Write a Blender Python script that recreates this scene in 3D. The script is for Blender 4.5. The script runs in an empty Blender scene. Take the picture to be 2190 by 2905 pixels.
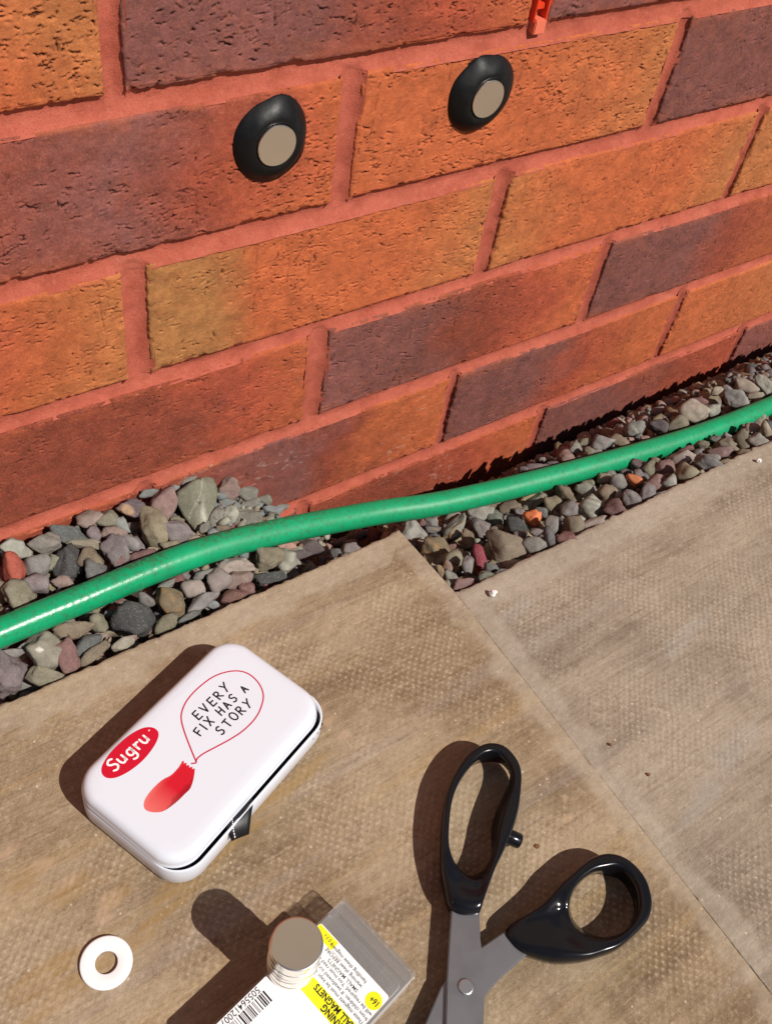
import bpy, bmesh, math, random
import numpy as np
from mathutils import Vector, Matrix, Quaternion
MM = 0.001
scene = bpy.context.scene
COL = scene.collection

# ------------------------------------------------------------------ camera, sky, sun, exposure
cam = bpy.data.cameras.new("camera")
cam.sensor_fit = 'HORIZONTAL'
cam.sensor_width = 36.0
cam.lens = 46.29
cam.clip_start = 0.01
cam.clip_end = 200.0
cam_ob = bpy.data.objects.new("camera", cam)
COL.objects.link(cam_ob)
RX = Vector((0.82157, -0.55405, 0.13434))
RD = Vector((-0.3476, -0.67359, -0.65227))
RF = Vector((0.45188, 0.48919, -0.74599))
cam_ob.matrix_world = Matrix((
    (RX[0], -RD[0], -RF[0], -0.14875),
    (RX[1], -RD[1], -RF[1], -0.36407),
    (RX[2], -RD[2], -RF[2], 0.44212),
    (0, 0, 0, 1)))
scene.camera = cam_ob

SUN = Vector((0.29, -0.88, 1.0)).normalized()
world = bpy.data.worlds.new("World")
scene.world = world
world.use_nodes = True
wn = world.node_tree.nodes
wn.clear()
w_out = wn.new('ShaderNodeOutputWorld')
w_bg = wn.new('ShaderNodeBackground')
w_sky = wn.new('ShaderNodeTexSky')
w_sky.sky_type = 'NISHITA'
w_sky.sun_disc = False
w_sky.sun_elevation = math.asin(SUN.z)
w_sky.sun_rotation = math.atan2(SUN.x, SUN.y)
w_bg.inputs['Strength'].default_value = 0.05
world.node_tree.links.new(w_sky.outputs[0], w_bg.inputs[0])
world.node_tree.links.new(w_bg.outputs[0], w_out.inputs[0])

sun = bpy.data.lights.new("sun", 'SUN')
sun.energy = 5.0
sun.angle = math.radians(0.5)
sun.color = (1.0, 0.955, 0.88)
sun_ob = bpy.data.objects.new("sun", sun)
sun_ob.rotation_euler = SUN.to_track_quat('Z', 'Y').to_euler()
sun_ob.location = SUN * 3
COL.objects.link(sun_ob)

scene.view_settings.view_transform = 'Standard'
scene.view_settings.look = 'None'
scene.view_settings.exposure = 0.0
scene.view_settings.gamma = 1.0
scene.view_settings.use_curve_mapping = False
scene.cycles.max_bounces = 10
scene.cycles.transparent_max_bounces = 12
scene.cycles.sample_clamp_indirect = 6.0

# ------------------------------------------------------------------ helpers
def link(o, parent=None):
    COL.objects.link(o)
    if parent is not None:
        o.parent = parent
    return o

def empty(name, loc=(0, 0, 0), rotz=0.0):
    o = bpy.data.objects.new(name, None)
    o.empty_display_size = 0.01
    o.location = (loc[0] * MM, loc[1] * MM, loc[2] * MM)
    o.rotation_euler = (0, 0, rotz)
    COL.objects.link(o)
    return o

def tag(o, label=None, cat=None, group=None, kind=None):
    if label: o['label'] = label
    if cat: o['category'] = cat
    if group: o['group'] = group
    if kind: o['kind'] = kind
    return o

def mesh_np(name, V, F, mat=None, parent=None, smooth=True, col=None, attrs=None):
    """V (n,3) in mm, F list/array of equal-length faces or a mixed list."""
    me = bpy.data.meshes.new(name)
    V = np.asarray(V, dtype=np.float64) * MM
    if isinstance(F, np.ndarray):
        n, k = F.shape
        me.vertices.add(len(V))
        me.vertices.foreach_set('co', V.astype(np.float32).ravel())
        me.loops.add(n * k)
        me.loops.foreach_set('vertex_index', F.astype(np.int32).ravel())
        me.polygons.add(n)
        me.polygons.foreach_set('loop_start', np.arange(0, n * k, k, dtype=np.int32))
        me.update(calc_edges=True)
        me.validate()
    else:
        me.from_pydata(V.tolist(), [], [tuple(f) for f in F])
        me.update()
    if smooth:
        me.polygons.foreach_set('use_smooth', np.ones(len(me.polygons), dtype=bool))
    if col is not None:
        a = me.color_attributes.new('col', 'FLOAT_COLOR', 'POINT')
        c = np.ones((len(V), 4), np.float32)
        c[:, :3] = col
        a.data.foreach_set('color', c.ravel())
    if attrs:
        for k_, v_ in attrs.items():
            a = me.attributes.new(k_, 'FLOAT', 'POINT')
            a.data.foreach_set('value', np.asarray(v_, np.float32))
    if mat: me.materials.append(mat)
    o = bpy.data.objects.new(name, me)
    return link(o, parent)

def grid_faces(nu, nv, close_u=False, close_v=False):
    iu = np.arange(nu if close_u else nu - 1)
    iv = np.arange(nv if close_v else nv - 1)
    I, J = np.meshgrid(iu, iv, indexing='ij')
    I, J = I.ravel(), J.ravel()
    I2, J2 = (I + 1) % nu, (J + 1) % nv
    return np.stack([I * nv + J, I2 * nv + J, I2 * nv + J2, I * nv + J2], 1)

def h2(ix, iy, seed):
    n = (ix.astype(np.int64) * 374761393 + iy.astype(np.int64) * 668265263 + seed * 974711) & 0x7fffffff
    n = ((n ^ (n >> 13)) * 1274126177) & 0x7fffffff
    n = (n ^ (n >> 16)) & 0xffff
    return n / 65535.0

def vn2(x, y, seed=0):
    x = np.asarray(x, float); y = np.asarray(y, float)
    ix, iy = np.floor(x), np.floor(y)
    fx, fy = x - ix, y - iy
    fx = fx * fx * (3 - 2 * fx); fy = fy * fy * (3 - 2 * fy)
    a, b = h2(ix, iy, seed), h2(ix + 1, iy, seed)
    c, d = h2(ix, iy + 1, seed), h2(ix + 1, iy + 1, seed)
    return (a + (b - a) * fx) * (1 - fy) + (c + (d - c) * fx) * fy

def fbm2(x, y, seed=0, oct=4, gain=.5):
    s, amp, tot = 0, 1.0, 0
    for i in range(oct):
        s = s + amp * vn2(x * 2 ** i, y * 2 ** i, seed + 17 * i)
        tot += amp; amp *= gain
    return s / tot

def vn3(p, seed=0):
    z = p[:, 2]; iz = np.floor(z); fz = z - iz; fz = fz * fz * (3 - 2 * fz)
    s0 = p[:, 0] + iz * 37.7; s1 = p[:, 0] + (iz + 1) * 37.7
    q0 = p[:, 1] + iz * 91.3; q1 = p[:, 1] + (iz + 1) * 91.3
    return vn2(s0, q0, seed) * (1 - fz) + vn2(s1, q1, seed) * fz

# ------------------------------------------------------------------ node helpers
class NT:
    def __init__(self, name):
        self.m = bpy.data.materials.new(name)
        self.m.use_nodes = True
        self.t = self.m.node_tree
        self.n = self.t.nodes
        self.bsdf = next(n for n in self.n if n.type == 'BSDF_PRINCIPLED')
        self.out = next(n for n in self.n if n.type == 'OUTPUT_MATERIAL')
    def node(self, typ, **kw):
        nd = self.n.new(typ)
        for k, v in kw.items(): setattr(nd, k, v)
        return nd
    def link(self, a, b): self.t.links.new(a, b)
    def put(self, sock, v):
        if hasattr(v, 'is_linked') or isinstance(v, bpy.types.NodeSocket): self.link(v, sock)
        else: sock.default_value = v
    def pos(self, scale=(1, 1, 1), kind='Object', rot=(0, 0, 0)):
        tc = self.node('ShaderNodeTexCoord')
        mp = self.node('ShaderNodeMapping')
        mp.inputs['Scale'].default_value = scale
        mp.inputs['Rotation'].default_value = rot
        self.link(tc.outputs[kind], mp.inputs['Vector'])
        return mp.outputs[0]
    def noise(self, vec, scale, detail=4, rough=.55, dist=0, out='Fac'):
        nd = self.node('ShaderNodeTexNoise')
        self.link(vec, nd.inputs['Vector'])
        nd.inputs['Scale'].default_value = scale
        nd.inputs['Detail'].default_value = detail
        nd.inputs['Roughness'].default_value = rough
        nd.inputs['Distortion'].default_value = dist
        return nd.outputs[out]
    def voro(self, vec, scale, feature='F1', out='Distance', rnd=1.0):
        nd = self.node('ShaderNodeTexVoronoi', feature=feature)
        self.link(vec, nd.inputs['Vector'])
        nd.inputs['Scale'].default_value = scale
        nd.inputs['Randomness'].default_value = rnd
        return nd.outputs[out]
    def math(self, op, a, b=0.0, c=None, clamp=False):
        nd = self.node('ShaderNodeMath', operation=op)
        nd.use_clamp = clamp
        self.put(nd.inputs[0], a); self.put(nd.inputs[1], b)
        if c is not None: self.put(nd.inputs[2], c)
        return nd.outputs[0]
    def ramp(self, fac, a, b, lo=0.0, hi=1.0):
        nd = self.node('ShaderNodeMapRange')
        nd.interpolation_type = 'SMOOTHSTEP'
        self.put(nd.inputs['Value'], fac)
        nd.inputs['From Min'].default_value = a
        nd.inputs['From Max'].default_value = b
        nd.inputs['To Min'].default_value = lo
        nd.inputs['To Max'].default_value = hi
        return nd.outputs[0]
    def mix(self, fac, a, b, blend='MIX'):
        nd = self.node('ShaderNodeMix', data_type='RGBA', blend_type=blend)
        nd.clamp_factor = True
        self.put(nd.inputs[0], fac)
        for s, v in ((nd.inputs[6], a), (nd.inputs[7], b)):
            if isinstance(v, tuple): s.default_value = (*v[:3], 1)
            else: self.link(v, s)
        return nd.outputs[2]
    def attr(self, name, out='Color'):
        nd = self.node('ShaderNodeAttribute')
        nd.attribute_name = name
        return nd.outputs[out]
    def bump(self, h, strength, dist_mm, normal=None):
        nd = self.node('ShaderNodeBump')
        nd.inputs['Strength'].default_value = strength
        nd.inputs['Distance'].default_value = dist_mm * MM
        self.link(h, nd.inputs['Height'])
        if normal is not None: self.link(normal, nd.inputs['Normal'])
        return nd.outputs[0]
    def set(self, **kw):
        names = dict(color='Base Color', rough='Roughness', metal='Metallic', spec='Specular IOR Level',
                     normal='Normal', coat='Coat Weight', coat_rough='Coat Roughness', trans='Transmission Weight', ior='IOR',
                     sss='Subsurface Weight', alpha='Alpha')
        for k, v in kw.items():
            s = self.bsdf.inputs[names[k]]
            if isinstance(v, tuple): s.default_value = (*v[:3], 1)
            else: self.put(s, v)
        return self

def plain(name, color, rough=.5, metal=0.0, spec=.5, coat=0.0):
    t = NT(name); t.set(color=color, rough=rough, metal=metal, spec=spec, coat=coat)
    return t.m

# ------------------------------------------------------------------ materials
def mat_brick():
    t = NT('brick_clay')
    p = t.pos()
    c = t.attr('col')
    n1 = t.noise(p, 900, 4, .6)
    n2 = t.noise(p, 170, 4, .65)
    c = t.mix(t.ramp(n2, .35, .75, 0, .35), c, t.mix(1.0, c, (.62, .52, .5), 'MULTIPLY'))
    c = t.mix(t.ramp(n1, .52, .8, 0, .55), c, t.mix(1.0, c, (.55, .45, .42), 'MULTIPLY'))
    c = t.mix(t.ramp(n1, .48, .2, 0, .4), c, t.mix(.5, c, (.62, .34, .2)))
    c = t.mix(t.ramp(t.attr('pit_shade', 'Fac'), .2, .8, 0, .9), c, t.mix(1.0, c, (.20, .13, .11), 'MULTIPLY'))  # tear pits darkened in colour, painting in the shade of deep rips
    c = t.mix(t.ramp(t.attr('dust', 'Fac'), .3, 1.0, 0, .5), c, (.50, .36, .30))
    b = t.bump(n1, .75, .4)
    b = t.bump(t.noise(p, 2600, 3, .6), .7, .25, b)
    g_ = t.noise(p, 1700, 3, .7)
    c = t.mix(t.ramp(g_, .52, .72, 0, .5), c, t.mix(1.0, c, (.45, .38, .36), 'MULTIPLY'))
    c = t.mix(t.ramp(g_, .46, .26, 0, .4), c, t.mix(.35, c, (.75, .5, .36)))
    t.set(color=c, rough=.88, spec=.22, normal=b)
    return t.m

def mat_mortar():
    t = NT('red_mortar')
    p = t.pos()
    n1 = t.noise(p, 60, 4, .6); n2 = t.noise(p, 1500, 3, .6)
    c = t.mix(t.ramp(n1, .35, .7), (.45, .112, .072), (.35, .080, .050))
    c = t.mix(t.ramp(t.noise(p, 24, 5, .65), .55, .75, 0, .5), c, (.45, .15, .10))
    c = t.mix(t.ramp(n2, .5, .7, 0, .5), c, (.20, .042, .026))
    c = t.mix(t.ramp(t.noise(p, 420, 4, .7), .5, .75, 0, .5), c, (.50, .165, .11))
    b = t.bump(n2, .9, .4)
    b = t.bump(t.noise(p, 300, 5, .7), .7, .6, b)
    t.set(color=c, rough=.95, spec=.12, normal=b)
    return t.m

def mat_stone():
    t = NT('gravel_stone')
    p = t.pos()
    c = t.attr('col')
    n1 = t.noise(p, 260, 5, .65); n2 = t.noise(p, 1300, 3, .7)
    c = t.mix(t.ramp(n1, .35, .7, 0, .6), c, t.mix(1.0, c, (.62, .6, .56), 'MULTIPLY'))
    c = t.mix(t.ramp(n2, .55, .72, 0, .6), c, t.mix(.55, c, (.5, .46, .40)))
    c = t.mix(t.ramp(n2, .42, .28, 0, .6), c, t.mix(1.0, c, (.42, .4, .38), 'MULTIPLY'))
    b = t.bump(n2, .55, .35)
    b = t.bump(n1, .5, .8, b)
    t.set(color=c, rough=.82, spec=.3, normal=b)
    return t.m

def mat_paving(name, ca, cb, cdot, hue, gold, mauve):
    t = NT(name)
    p = t.pos()
    e = t.attr('edge', 'Fac')
    warp = t.noise(p, 30, 3, .5, out='Color')
    wv = t.node('ShaderNodeVectorMath', operation='MULTIPLY_ADD')
    t.link(warp, wv.inputs[0]); wv.inputs[1].default_value = (.0055, .0055, 0); t.link(p, wv.inputs[2])
    sp = t.node('ShaderNodeSeparateXYZ'); t.link(wv.outputs[0], sp.inputs[0])
    K = 2 * math.pi / .0043
    sx = t.math('SINE', t.math('MULTIPLY', sp.outputs[0], K))
    sy = t.math('SINE', t.math('MULTIPLY', sp.outputs[1], K * .93))
    dots = t.math('ADD', t.math('MULTIPLY_ADD', t.math('MULTIPLY', sx, sy), .36, .5), t.math('MULTIPLY_ADD', t.noise(p, 300, 4, .65), .95, -.475))
    worn = t.ramp(t.noise(p, 15, 5, .65), .40, .60)
    dm = t.math('MULTIPLY', t.math('MULTIPLY', t.ramp(dots, .52, 1.0), worn), t.ramp(e, .55, 1.0))
    big = t.noise(p, 9, 5, .6, .4)
    streak = t.noise(t.pos((5, 46, 5)), 1.0, 5, .6, .3)
    streak2 = t.noise(t.pos((30, 330, 30)), 1.0, 4, .6)
    c = t.mix(t.ramp(big, .36, .66), ca, cb)
    c = t.mix(t.ramp(streak, .40, .68, 0, .75), c, t.mix(.6, c, cb))
    c = t.mix(t.ramp(streak, .50, .28, 0, .6), c, t.mix(1.0, c, (.58, .52, .46), 'MULTIPLY'))
    c = t.mix(t.ramp(t.noise(t.pos((9, 22, 9)), 1.0, 6, .68, .6), .5, .66, 0, .4), c, t.mix(1.0, c, (.64, .58, .52), 'MULTIPLY'))
    st3 = t.noise(t.pos((4, 62, 5)), 1.0, 5, .62, .25)
    c = t.mix(t.ramp(st3, .53, .68, 0, .55), c, t.mix(.8, c, gold))
    c = t.mix(t.ramp(st3, .45, .32, 0, .5), c, t.mix(.7, c, mauve))
    ln_ = t.noise(t.pos((38, 780, 40)), 1.0, 4, .65)
    c = t.mix(t.ramp(ln_, .5, .72, 0, .55), c, t.mix(1.0, c, (.62, .57, .52), 'MULTIPLY'))
    c = t.mix(t.ramp(ln_, .46, .28, 0, .35), c, cdot)
    c = t.mix(t.ramp(streak2, .4, .75, 0, .35), c, t.mix(1.0, c, (.68, .64, .60), 'MULTIPLY'))
    c = t.mix(t.math('MULTIPLY', dm, .62), c, cdot)
    fine = t.noise(p, 700, 4, .7)
    c = t.mix(t.ramp(fine, .5, .78, 0, .5), c, t.mix(1.0, c, (.52, .46, .40), 'MULTIPLY'))
    c = t.mix(t.ramp(fine, .44, .24, 0, .35), c, cdot)
    mid = t.noise(p, 190, 5, .72)
    c = t.mix(t.ramp(mid, .5, .72, 0, .6), c, t.mix(1.0, c, (.66, .60, .54), 'MULTIPLY'))
    c = t.mix(t.ramp(mid, .48, .3, 0, .4), c, cdot)
    grit = t.noise(p, 2300, 2, .6)
    c = t.mix(t.ramp(grit, .56, .72, 0, .5), c, t.mix(1.0, c, (.5, .45, .4), 'MULTIPLY'))
    c = t.mix(t.ramp(grit, .44, .28, 0, .35), c, (.52, .44, .36))
    # cleaner grey arris band
    band = t.math('MULTIPLY', t.ramp(e, .75, .5), t.ramp(t.noise(p, 40, 4, .6), .2, .6, .45, .95))
    c = t.mix(t.math('MULTIPLY', band, .6), c, t.mix(t.ramp(mid, .35, .7, 0, .5), hue, t.mix(1.0, hue, (.72, .68, .64), 'MULTIPLY')))
    # pale grains
    v = t.voro(p, 210)
    gm = t.math('MULTIPLY', t.ramp(v, .16, .06), t.ramp(t.noise(p, 90, 2), .50, .62))
    c = t.mix(t.math('MULTIPLY', gm, .75), c, (.62, .50, .38))
    c = t.mix(t.math('MULTIPLY', t.ramp(t.attr('rim', 'Fac'), .15, .7), t.ramp(t.noise(p, 500, 4, .7), .42, .6, 0, .8)), c, (.58, .50, .41))
    # stains carried as attribute
    c = t.mix(t.math('MULTIPLY', t.math('MULTIPLY', t.attr('ochre', 'Fac'), .7), t.ramp(streak2, .25, .6, .2, 1)), c, (.30, .185, .075))
    c = t.mix(t.math('MULTIPLY', t.math('MULTIPLY', t.attr('pale', 'Fac'), .75), t.ramp(fine, .35, .6, .3, 1)), c, (.44, .30, .195))
    c = t.mix(t.math('MULTIPLY', t.attr('bloom', 'Fac'), .5), c, (.37, .335, .31))
    b = t.bump(t.math('MULTIPLY', dots, t.math('MULTIPLY', t.ramp(e, .55, 1.0), t.ramp(worn, 0, 1, .22, 1))), .8, .38)
    b = t.bump(t.noise(p, 420, 5, .7), .85, .6, b)
    b = t.bump(t.noise(p, 1700, 3, .7), .7, .25, b)
    t.set(color=c, rough=.9, spec=.2, normal=b)
    return t.m

M_BRICK = mat_brick(); M_MORTAR = mat_mortar(); M_STONE = mat_stone()
M_SLAB_L = mat_paving('paving_concrete_brown', (.225, .155, .092), (.395, .297, .195), (.50, .385, .275), (.43, .355, .27), (.37, .25, .115), (.30, .245, .215))
M_SLAB_R = mat_paving('paving_concrete_grey', (.228, .180, .134), (.36, .292, .222), (.45, .373, .29), (.41, .35, .28), (.38, .31, .23), (.33, .285, .25))

# ------------------------------------------------------------------ ground under everything
def soil():
    t = NT('dark_soil'); p = t.pos()
    t.set(color=t.mix(t.ramp(t.noise(p, 80, 5), .3, .7), (.045, .033, .026), (.09, .07, .055)), rough=.95, spec=.1,
          normal=t.bump(t.noise(p, 300, 5), .8, 2))
    return t.m
M_SOIL = soil()
mesh_np('ground', [(-40000, -40000, -190), (40000, -40000, -190), (40000, 40000, -190), (-40000, 40000, -190)], [(0, 1, 2, 3)], M_SOIL)['kind'] = 'structure'

# ------------------------------------------------------------------ brick wall
wall = empty('brick_wall', (200, 6, -150))
tag(wall, 'red and purple brick house wall with recessed red mortar joints', 'wall')
WOFF = np.array([200, 6, -150.])
O = np.array((.475, .116, .041)); Y = np.array((.44, .150, .050)); RR = np.array((.37, .072, .036))
U = np.array((.205, .073, .064)); DP = np.array((.165, .058, .050)); BR = np.array((.27, .058, .032)); OL = np.array((.36, .155, .052))
# explicit joints seen in the photograph: (course, index) -> (x right end of left brick, x left end of right brick)
JO = {(-1, 0): (-5.5, 3.6), (-1, 1): (215, 228.5), (0, 0): (108, 119.5), (0, 1): (332, 341.5), (1, 0): (-4.6, 8.2), (1, 1): (219.5, 231.5),
      (1, 2): (446, 455), (2, 0): (104.2, 117.2), (2, 1): (332.5, 343), (3, 1): (221.8, 229.2), (3, 2): (445.5, 455.5), (4, 1): (325.5, 335), (4, 2): (561.5, 572)}
def joint(k, i):
    if (k, i) in JO: return JO[(k, i)]
    c = 225.0 * i + (112.5 if k % 2 == 0 else 0)
    return (c - 5, c + 5)
# colour stops across each brick, tears density, dust
BRK = {
 (-1, -1): ([(0, O), (.7, O * 1.02), (1, Y)], 1.3, 0), (-1, 0): ([(0, U), (.45, U), (.62, BR), (.82, RR), (1, O)], 1.3, .0), (-1, 1): ([(0, U), (.3, U), (1, DP)], .8, 0),
 (0, -1): ([(0, BR), (.3, (U + BR) / 2), (.5, U * 1.1), (.64, (U + BR) / 2), (.78, (BR + RR) / 2), (.9, (RR + O) / 2), (1, O * .95)], 1.25, .05), (0, 0): ([(0, O), (.3, O * .98), (.6, O), (1, Y)], 1.2, 0), (0, 1): ([(0, DP), (.5, DP * 1.1), (1, U)], .7, 0),
 (1, -1): ([(0, RR), (.55, RR), (.8, O * .92), (1, Y)], 1.0, .05), (1, 0): ([(0, OL), (.14, OL), (.3, O * .95), (.7, O), (1, Y)], 1.1, 0), (1, 1): ([(0, Y), (.3, O), (.7, O), (1, Y)], 1.0, .03),
 (1, 2): ([(0, Y), (1, Y)], .9, 0),
 (2, -1): ([(0, BR), (.3, BR * .8), (.62, BR * .85), (.8, RR), (1, O * .85)], .7, .35), (2, 0): ([(0, U), (.3, DP), (.5, BR * .8), (.75, RR), (1, O)], .8, .12), (2, 1): ([(0, DP), (.45, DP * 1.15), (.62, BR), (1, O * .8)], .7, .05),
 (3, -1): ([(0, BR), (1, BR)], .6, .3),
 (3, 0): ([(0, BR), (.45, U), (.6, BR * .85), (.8, O * .9), (1, O)], .6, .5), (3, 1): ([(0, DP), (.35, DP * 1.1), (.55, RR * .9), (.8, O * .9), (1, O)], .8, .15), (3, 2): ([(0, O), (1, Y)], .9, .05),
 (4, 0): ([(0, BR), (.35, BR * .75), (.65, RR), (1, O * .9)], .6, .5), (4, 1): ([(0, DP), (.35, DP * 1.1), (.6, BR), (1, RR)], .6, .2), (4, 2): ([(0, U), (1, BR)], .6, .2),
 (5, 1): ([(0, O), (1, RR)], .6, .2), (5, 2): ([(0, O), (1, O)], .6, .2), (5, 3): ([(0, RR), (1, O)], .6, .2),
}
def stops(st, t):
    xs = [s[0] for s in st]
    return np.stack([np.interp(t, xs, [s[1][c] for s in st]) for c in range(3)], -1)

def hires_brick(k, i, x0, x1, z0, z1, st, dens, dust, seed, res):
    rng = np.random.default_rng(seed)
    w, h = x1 - x0, z1 - z0
    nx, nz = int(w / res) + 1, int(h / res) + 1
    gx = np.linspace(0, w, nx); gz = np.linspace(0, h, nz)
    X, Z = np.meshgrid(gx, gz, indexing='ij')
    ed = np.minimum(np.minimum(X, w - X), np.minimum(Z, h - Z))
    H = .3 * (fbm2(X / 22, Z / 22, seed, 3) - .5) + .14 * (fbm2(X / 3.2, Z / 3.2, seed + 5, 3) - .5)
    vert = min(.75, max(.12, .15 + .2 * (i + k * .5)))
    H += .14 * (vn2(X / 5.0, Z / .9, seed + 9) - .5) * np.clip(vn2(X / 20, Z / 20, seed + 11) * 2 - .5, 0, 1)
    pit_shade = np.zeros_like(H)
    # tears: ragged short rips pulled by the wire, some vertical drag lines
    px, pz, pd, pw, plip = [], [], [], [], []
    dm = fbm2(np.array([0.]), np.array([0.]), seed)
    nt = int(1150 * dens * w / 215)
    for q in range(nt):
        cx, cz = rng.uniform(0, w), rng.uniform(0, h)
        if vn2(np.array([cx / 26]), np.array([cz / 16]), seed + 3)[0] < rng.uniform(.15, .75): continue
        r = rng.random()
        if r < .92 * (1 - vert): L, ang = rng.exponential(2.2) + 1.0, rng.normal(0.0, .20)
        elif r < .92: L, ang = rng.exponential(1.5) + .7, rng.normal(1.57, .25)
        else: L, ang = rng.uniform(.3, .7), rng.uniform(0, 3.1)
        L = min(L, 8)
        n = max(2, int(L / (res * .6)))
        dep = rng.uniform(.45, 1.25) * (1.35 if r > .9 else 1)
        wid = rng.uniform(.2, .38)
        x, z = cx, cz
        jag = rng.normal(0, .35, n)
        for s_ in range(n):
            taper = math.sin(math.pi * (s_ + .7) / (n + .4)) ** .6
            px.append(x); pz.append(z + jag[s_] * .45); pd.append(dep * taper); pw.append(wid * (.6 + .4 * taper)); plip.append(.16 * dep * taper if ang < .8 else 0)
            x += math.cos(ang) * res * .6; z += math.sin(ang) * res * .6 + (rng.normal(0, .5) if rng.random() < .18 else 0)
    for q in range(int(rng.integers(5, 10) * dens * (.7 + vert))):
        cx = rng.uniform(6, w - 6); za = rng.uniform(0, h * .7); zb = min(h, za + rng.uniform(8, 45)); sl = rng.normal(0, .03)
        z = za; gate = rng.uniform(0, 100)
        while z < zb:
            if vn2(np.array([z / 3.0]), np.array([gate]), seed)[0] > .42:
                px.append(cx + sl * (z - za) + rng.normal(0, .12)); pz.append(z); pd.append(rng.uniform(.2, .6)); pw.append(.38); plip.append(0)
            z += res * .6
    if px:
        px, pz, pd, pw, plip = map(np.array, (px, pz, pd, pw, plip))
        ci, cj = np.round(px / w * (nx - 1)).astype(int), np.round(pz / h * (nz - 1)).astype(int)
        D = np.zeros_like(H); Lp = np.zeros_like(H)
        R = 2
        for a in range(-R, R + 1):
            for b in range(-R, R + 1):
                I, J = ci + a, cj + b
                ok = (I >= 0) & (I < nx) & (J >= 0) & (J < nz)
                dd = ((gx[np.clip(I, 0, nx - 1)] - px) ** 2 + (gz[np.clip(J, 0, nz - 1)] - pz) ** 2) / (pw ** 2)
                np.maximum.at(D, (I[ok], J[ok]), (pd * np.exp(-dd))[ok])
                d2 = ((gx[np.clip(I, 0, nx - 1)] - px) ** 2 + (gz[np.clip(J, 0, nz - 1)] - pz - .75) ** 2) / (.55 ** 2)
                np.maximum.at(Lp, (I[ok], J[ok]), (plip * np.exp(-d2))[ok])
        H = H + Lp * 1.4 - D * 1.5
        pit_shade = np.clip(D / .75, 0, 1)
    # worn arris
    H -= .8 * np.exp(-ed / .6) * (.4 + 1.2 * fbm2(X / 2.5, Z / 2.5, seed + 21, 3))
    chip = np.clip((fbm2(X / 7, Z / 7, seed + 31, 3) - .60) * 9, 0, 1) * np.exp(-ed / 3.0)
    H -= 1.3 * chip
    wob = .6 * np.exp(-ed / 1.5)
    sxw = ((fbm2(X / 2.2 + 50, Z / 2.2, seed + 41, 3) - .5) * 1.1 + (fbm2(X / 22 + 50, Z / 22, seed + 45, 2) - .5) * .9) * wob
    szw = ((fbm2(X / 2.2, Z / 2.2 + 50, seed + 43, 3) - .5) * .5 + (fbm2(X / 25, Z / 25 + 50, seed + 47, 2) - .5) * .7) * wob
    base_y = (rng.random() - .5) * .8 + (X / w - .5) * (rng.random() - .5) * .8
    V = np.stack([x0 + X + sxw, base_y + .3 - H, z0 + Z + szw], -1)
    # colours
    tt = X / w + .16 * (fbm2(X / 45, Z / 30, seed + 51, 4) - .5) * 2 + .05 * (Z / h - .5)
    C = stops(st, np.clip(tt, 0, 1))
    m = fbm2(X / 9, Z / 7, seed + 61, 5, .6)[..., None]
    C = C * (1 + (m - .5) * .65)
    ff = fbm2(X / 2.4, Z / 1.9, seed + 63, 3, .7)[..., None]
    C = C * (.74 + .52 * ff)
    warm = np.clip((fbm2(X / 4, Z / 4, seed + 71, 4, .65) - .5) * 3.2, 0, 1)[..., None] * .34
    C = C * (1 - warm) + (C * .5 + O * .5) * warm
    edge_or = (np.exp(-np.minimum(Z, h - Z) / 4.0) * np.clip((fbm2(X / 20, Z / 5, seed + 81, 3) - .35) * 3, 0, 1))[..., None] * .55
    C = C * (1 - edge_or) + O * .95 * edge_or
    du = np.zeros_like(H)
    if dust > 0:
        a = fbm2(X / 3.5 + Z / 6, Z / 1.6, seed + 91, 3, .6); b_ = fbm2(X / 30, Z / 22, seed + 93, 3)
        du = np.clip((a - .56) * 9, 0, 1) * np.clip((b_ - .42) * 4, 0, 1) * dust * 1.4
    nf = nx * nz
    F = grid_faces(nx, nz)
    idx = np.arange(nf).reshape(nx, nz)
    ring = np.concatenate([idx[:, 0], idx[-1, 1:], idx[-2::-1, -1], idx[0, -2:0:-1]])
    back = V.reshape(-1, 3)[ring].copy(); back[:, 1] = 16
    nr = len(ring)
    r2 = np.arange(nr); r3 = (r2 + 1) % nr
    S = np.stack([ring[r3], ring[r2], nf + r2, nf + r3], 1)
    VV = np.concatenate([V.reshape(-1, 3), back]) - WOFF
    CC = np.concatenate([C.reshape(-1, 3), C.reshape(-1, 3)[ring]])
    z_ = np.zeros(nr)
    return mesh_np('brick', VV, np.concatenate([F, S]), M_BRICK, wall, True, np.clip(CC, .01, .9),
                   dict(pit_shade=np.concatenate([pit_shade.ravel(), z_]), dust=np.concatenate([du.ravel(), z_])))

def zc(k): return 167 - 75.0 * k, 232 - 75.0 * k
pals = [[(0, O), (1, Y)], [(0, U), (.6, BR), (1, O)], [(0, RR), (1, O)], [(0, DP), (1, U)], [(0, BR), (1, RR)]]
for k in range(-4, 6):
    for i in range(-3, 5):
        x0, x1 = joint(k, i)[1], joint(k, i + 1)[0]
        z0, z1 = zc(k)
        seed = 1000 + k * 40 + i
        rr = random.Random(seed)
        z0 += rr.uniform(-.7, .7); z1 += rr.uniform(-.7, .7)
        if (k, i) in BRK:
            st, de, du = BRK[(k, i)]
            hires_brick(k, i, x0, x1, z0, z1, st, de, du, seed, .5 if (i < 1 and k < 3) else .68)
        else:
            hires_brick(k, i, x0, x1, z0, z1, rr.choice(pals), .25, 0, seed, 6.0)

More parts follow.
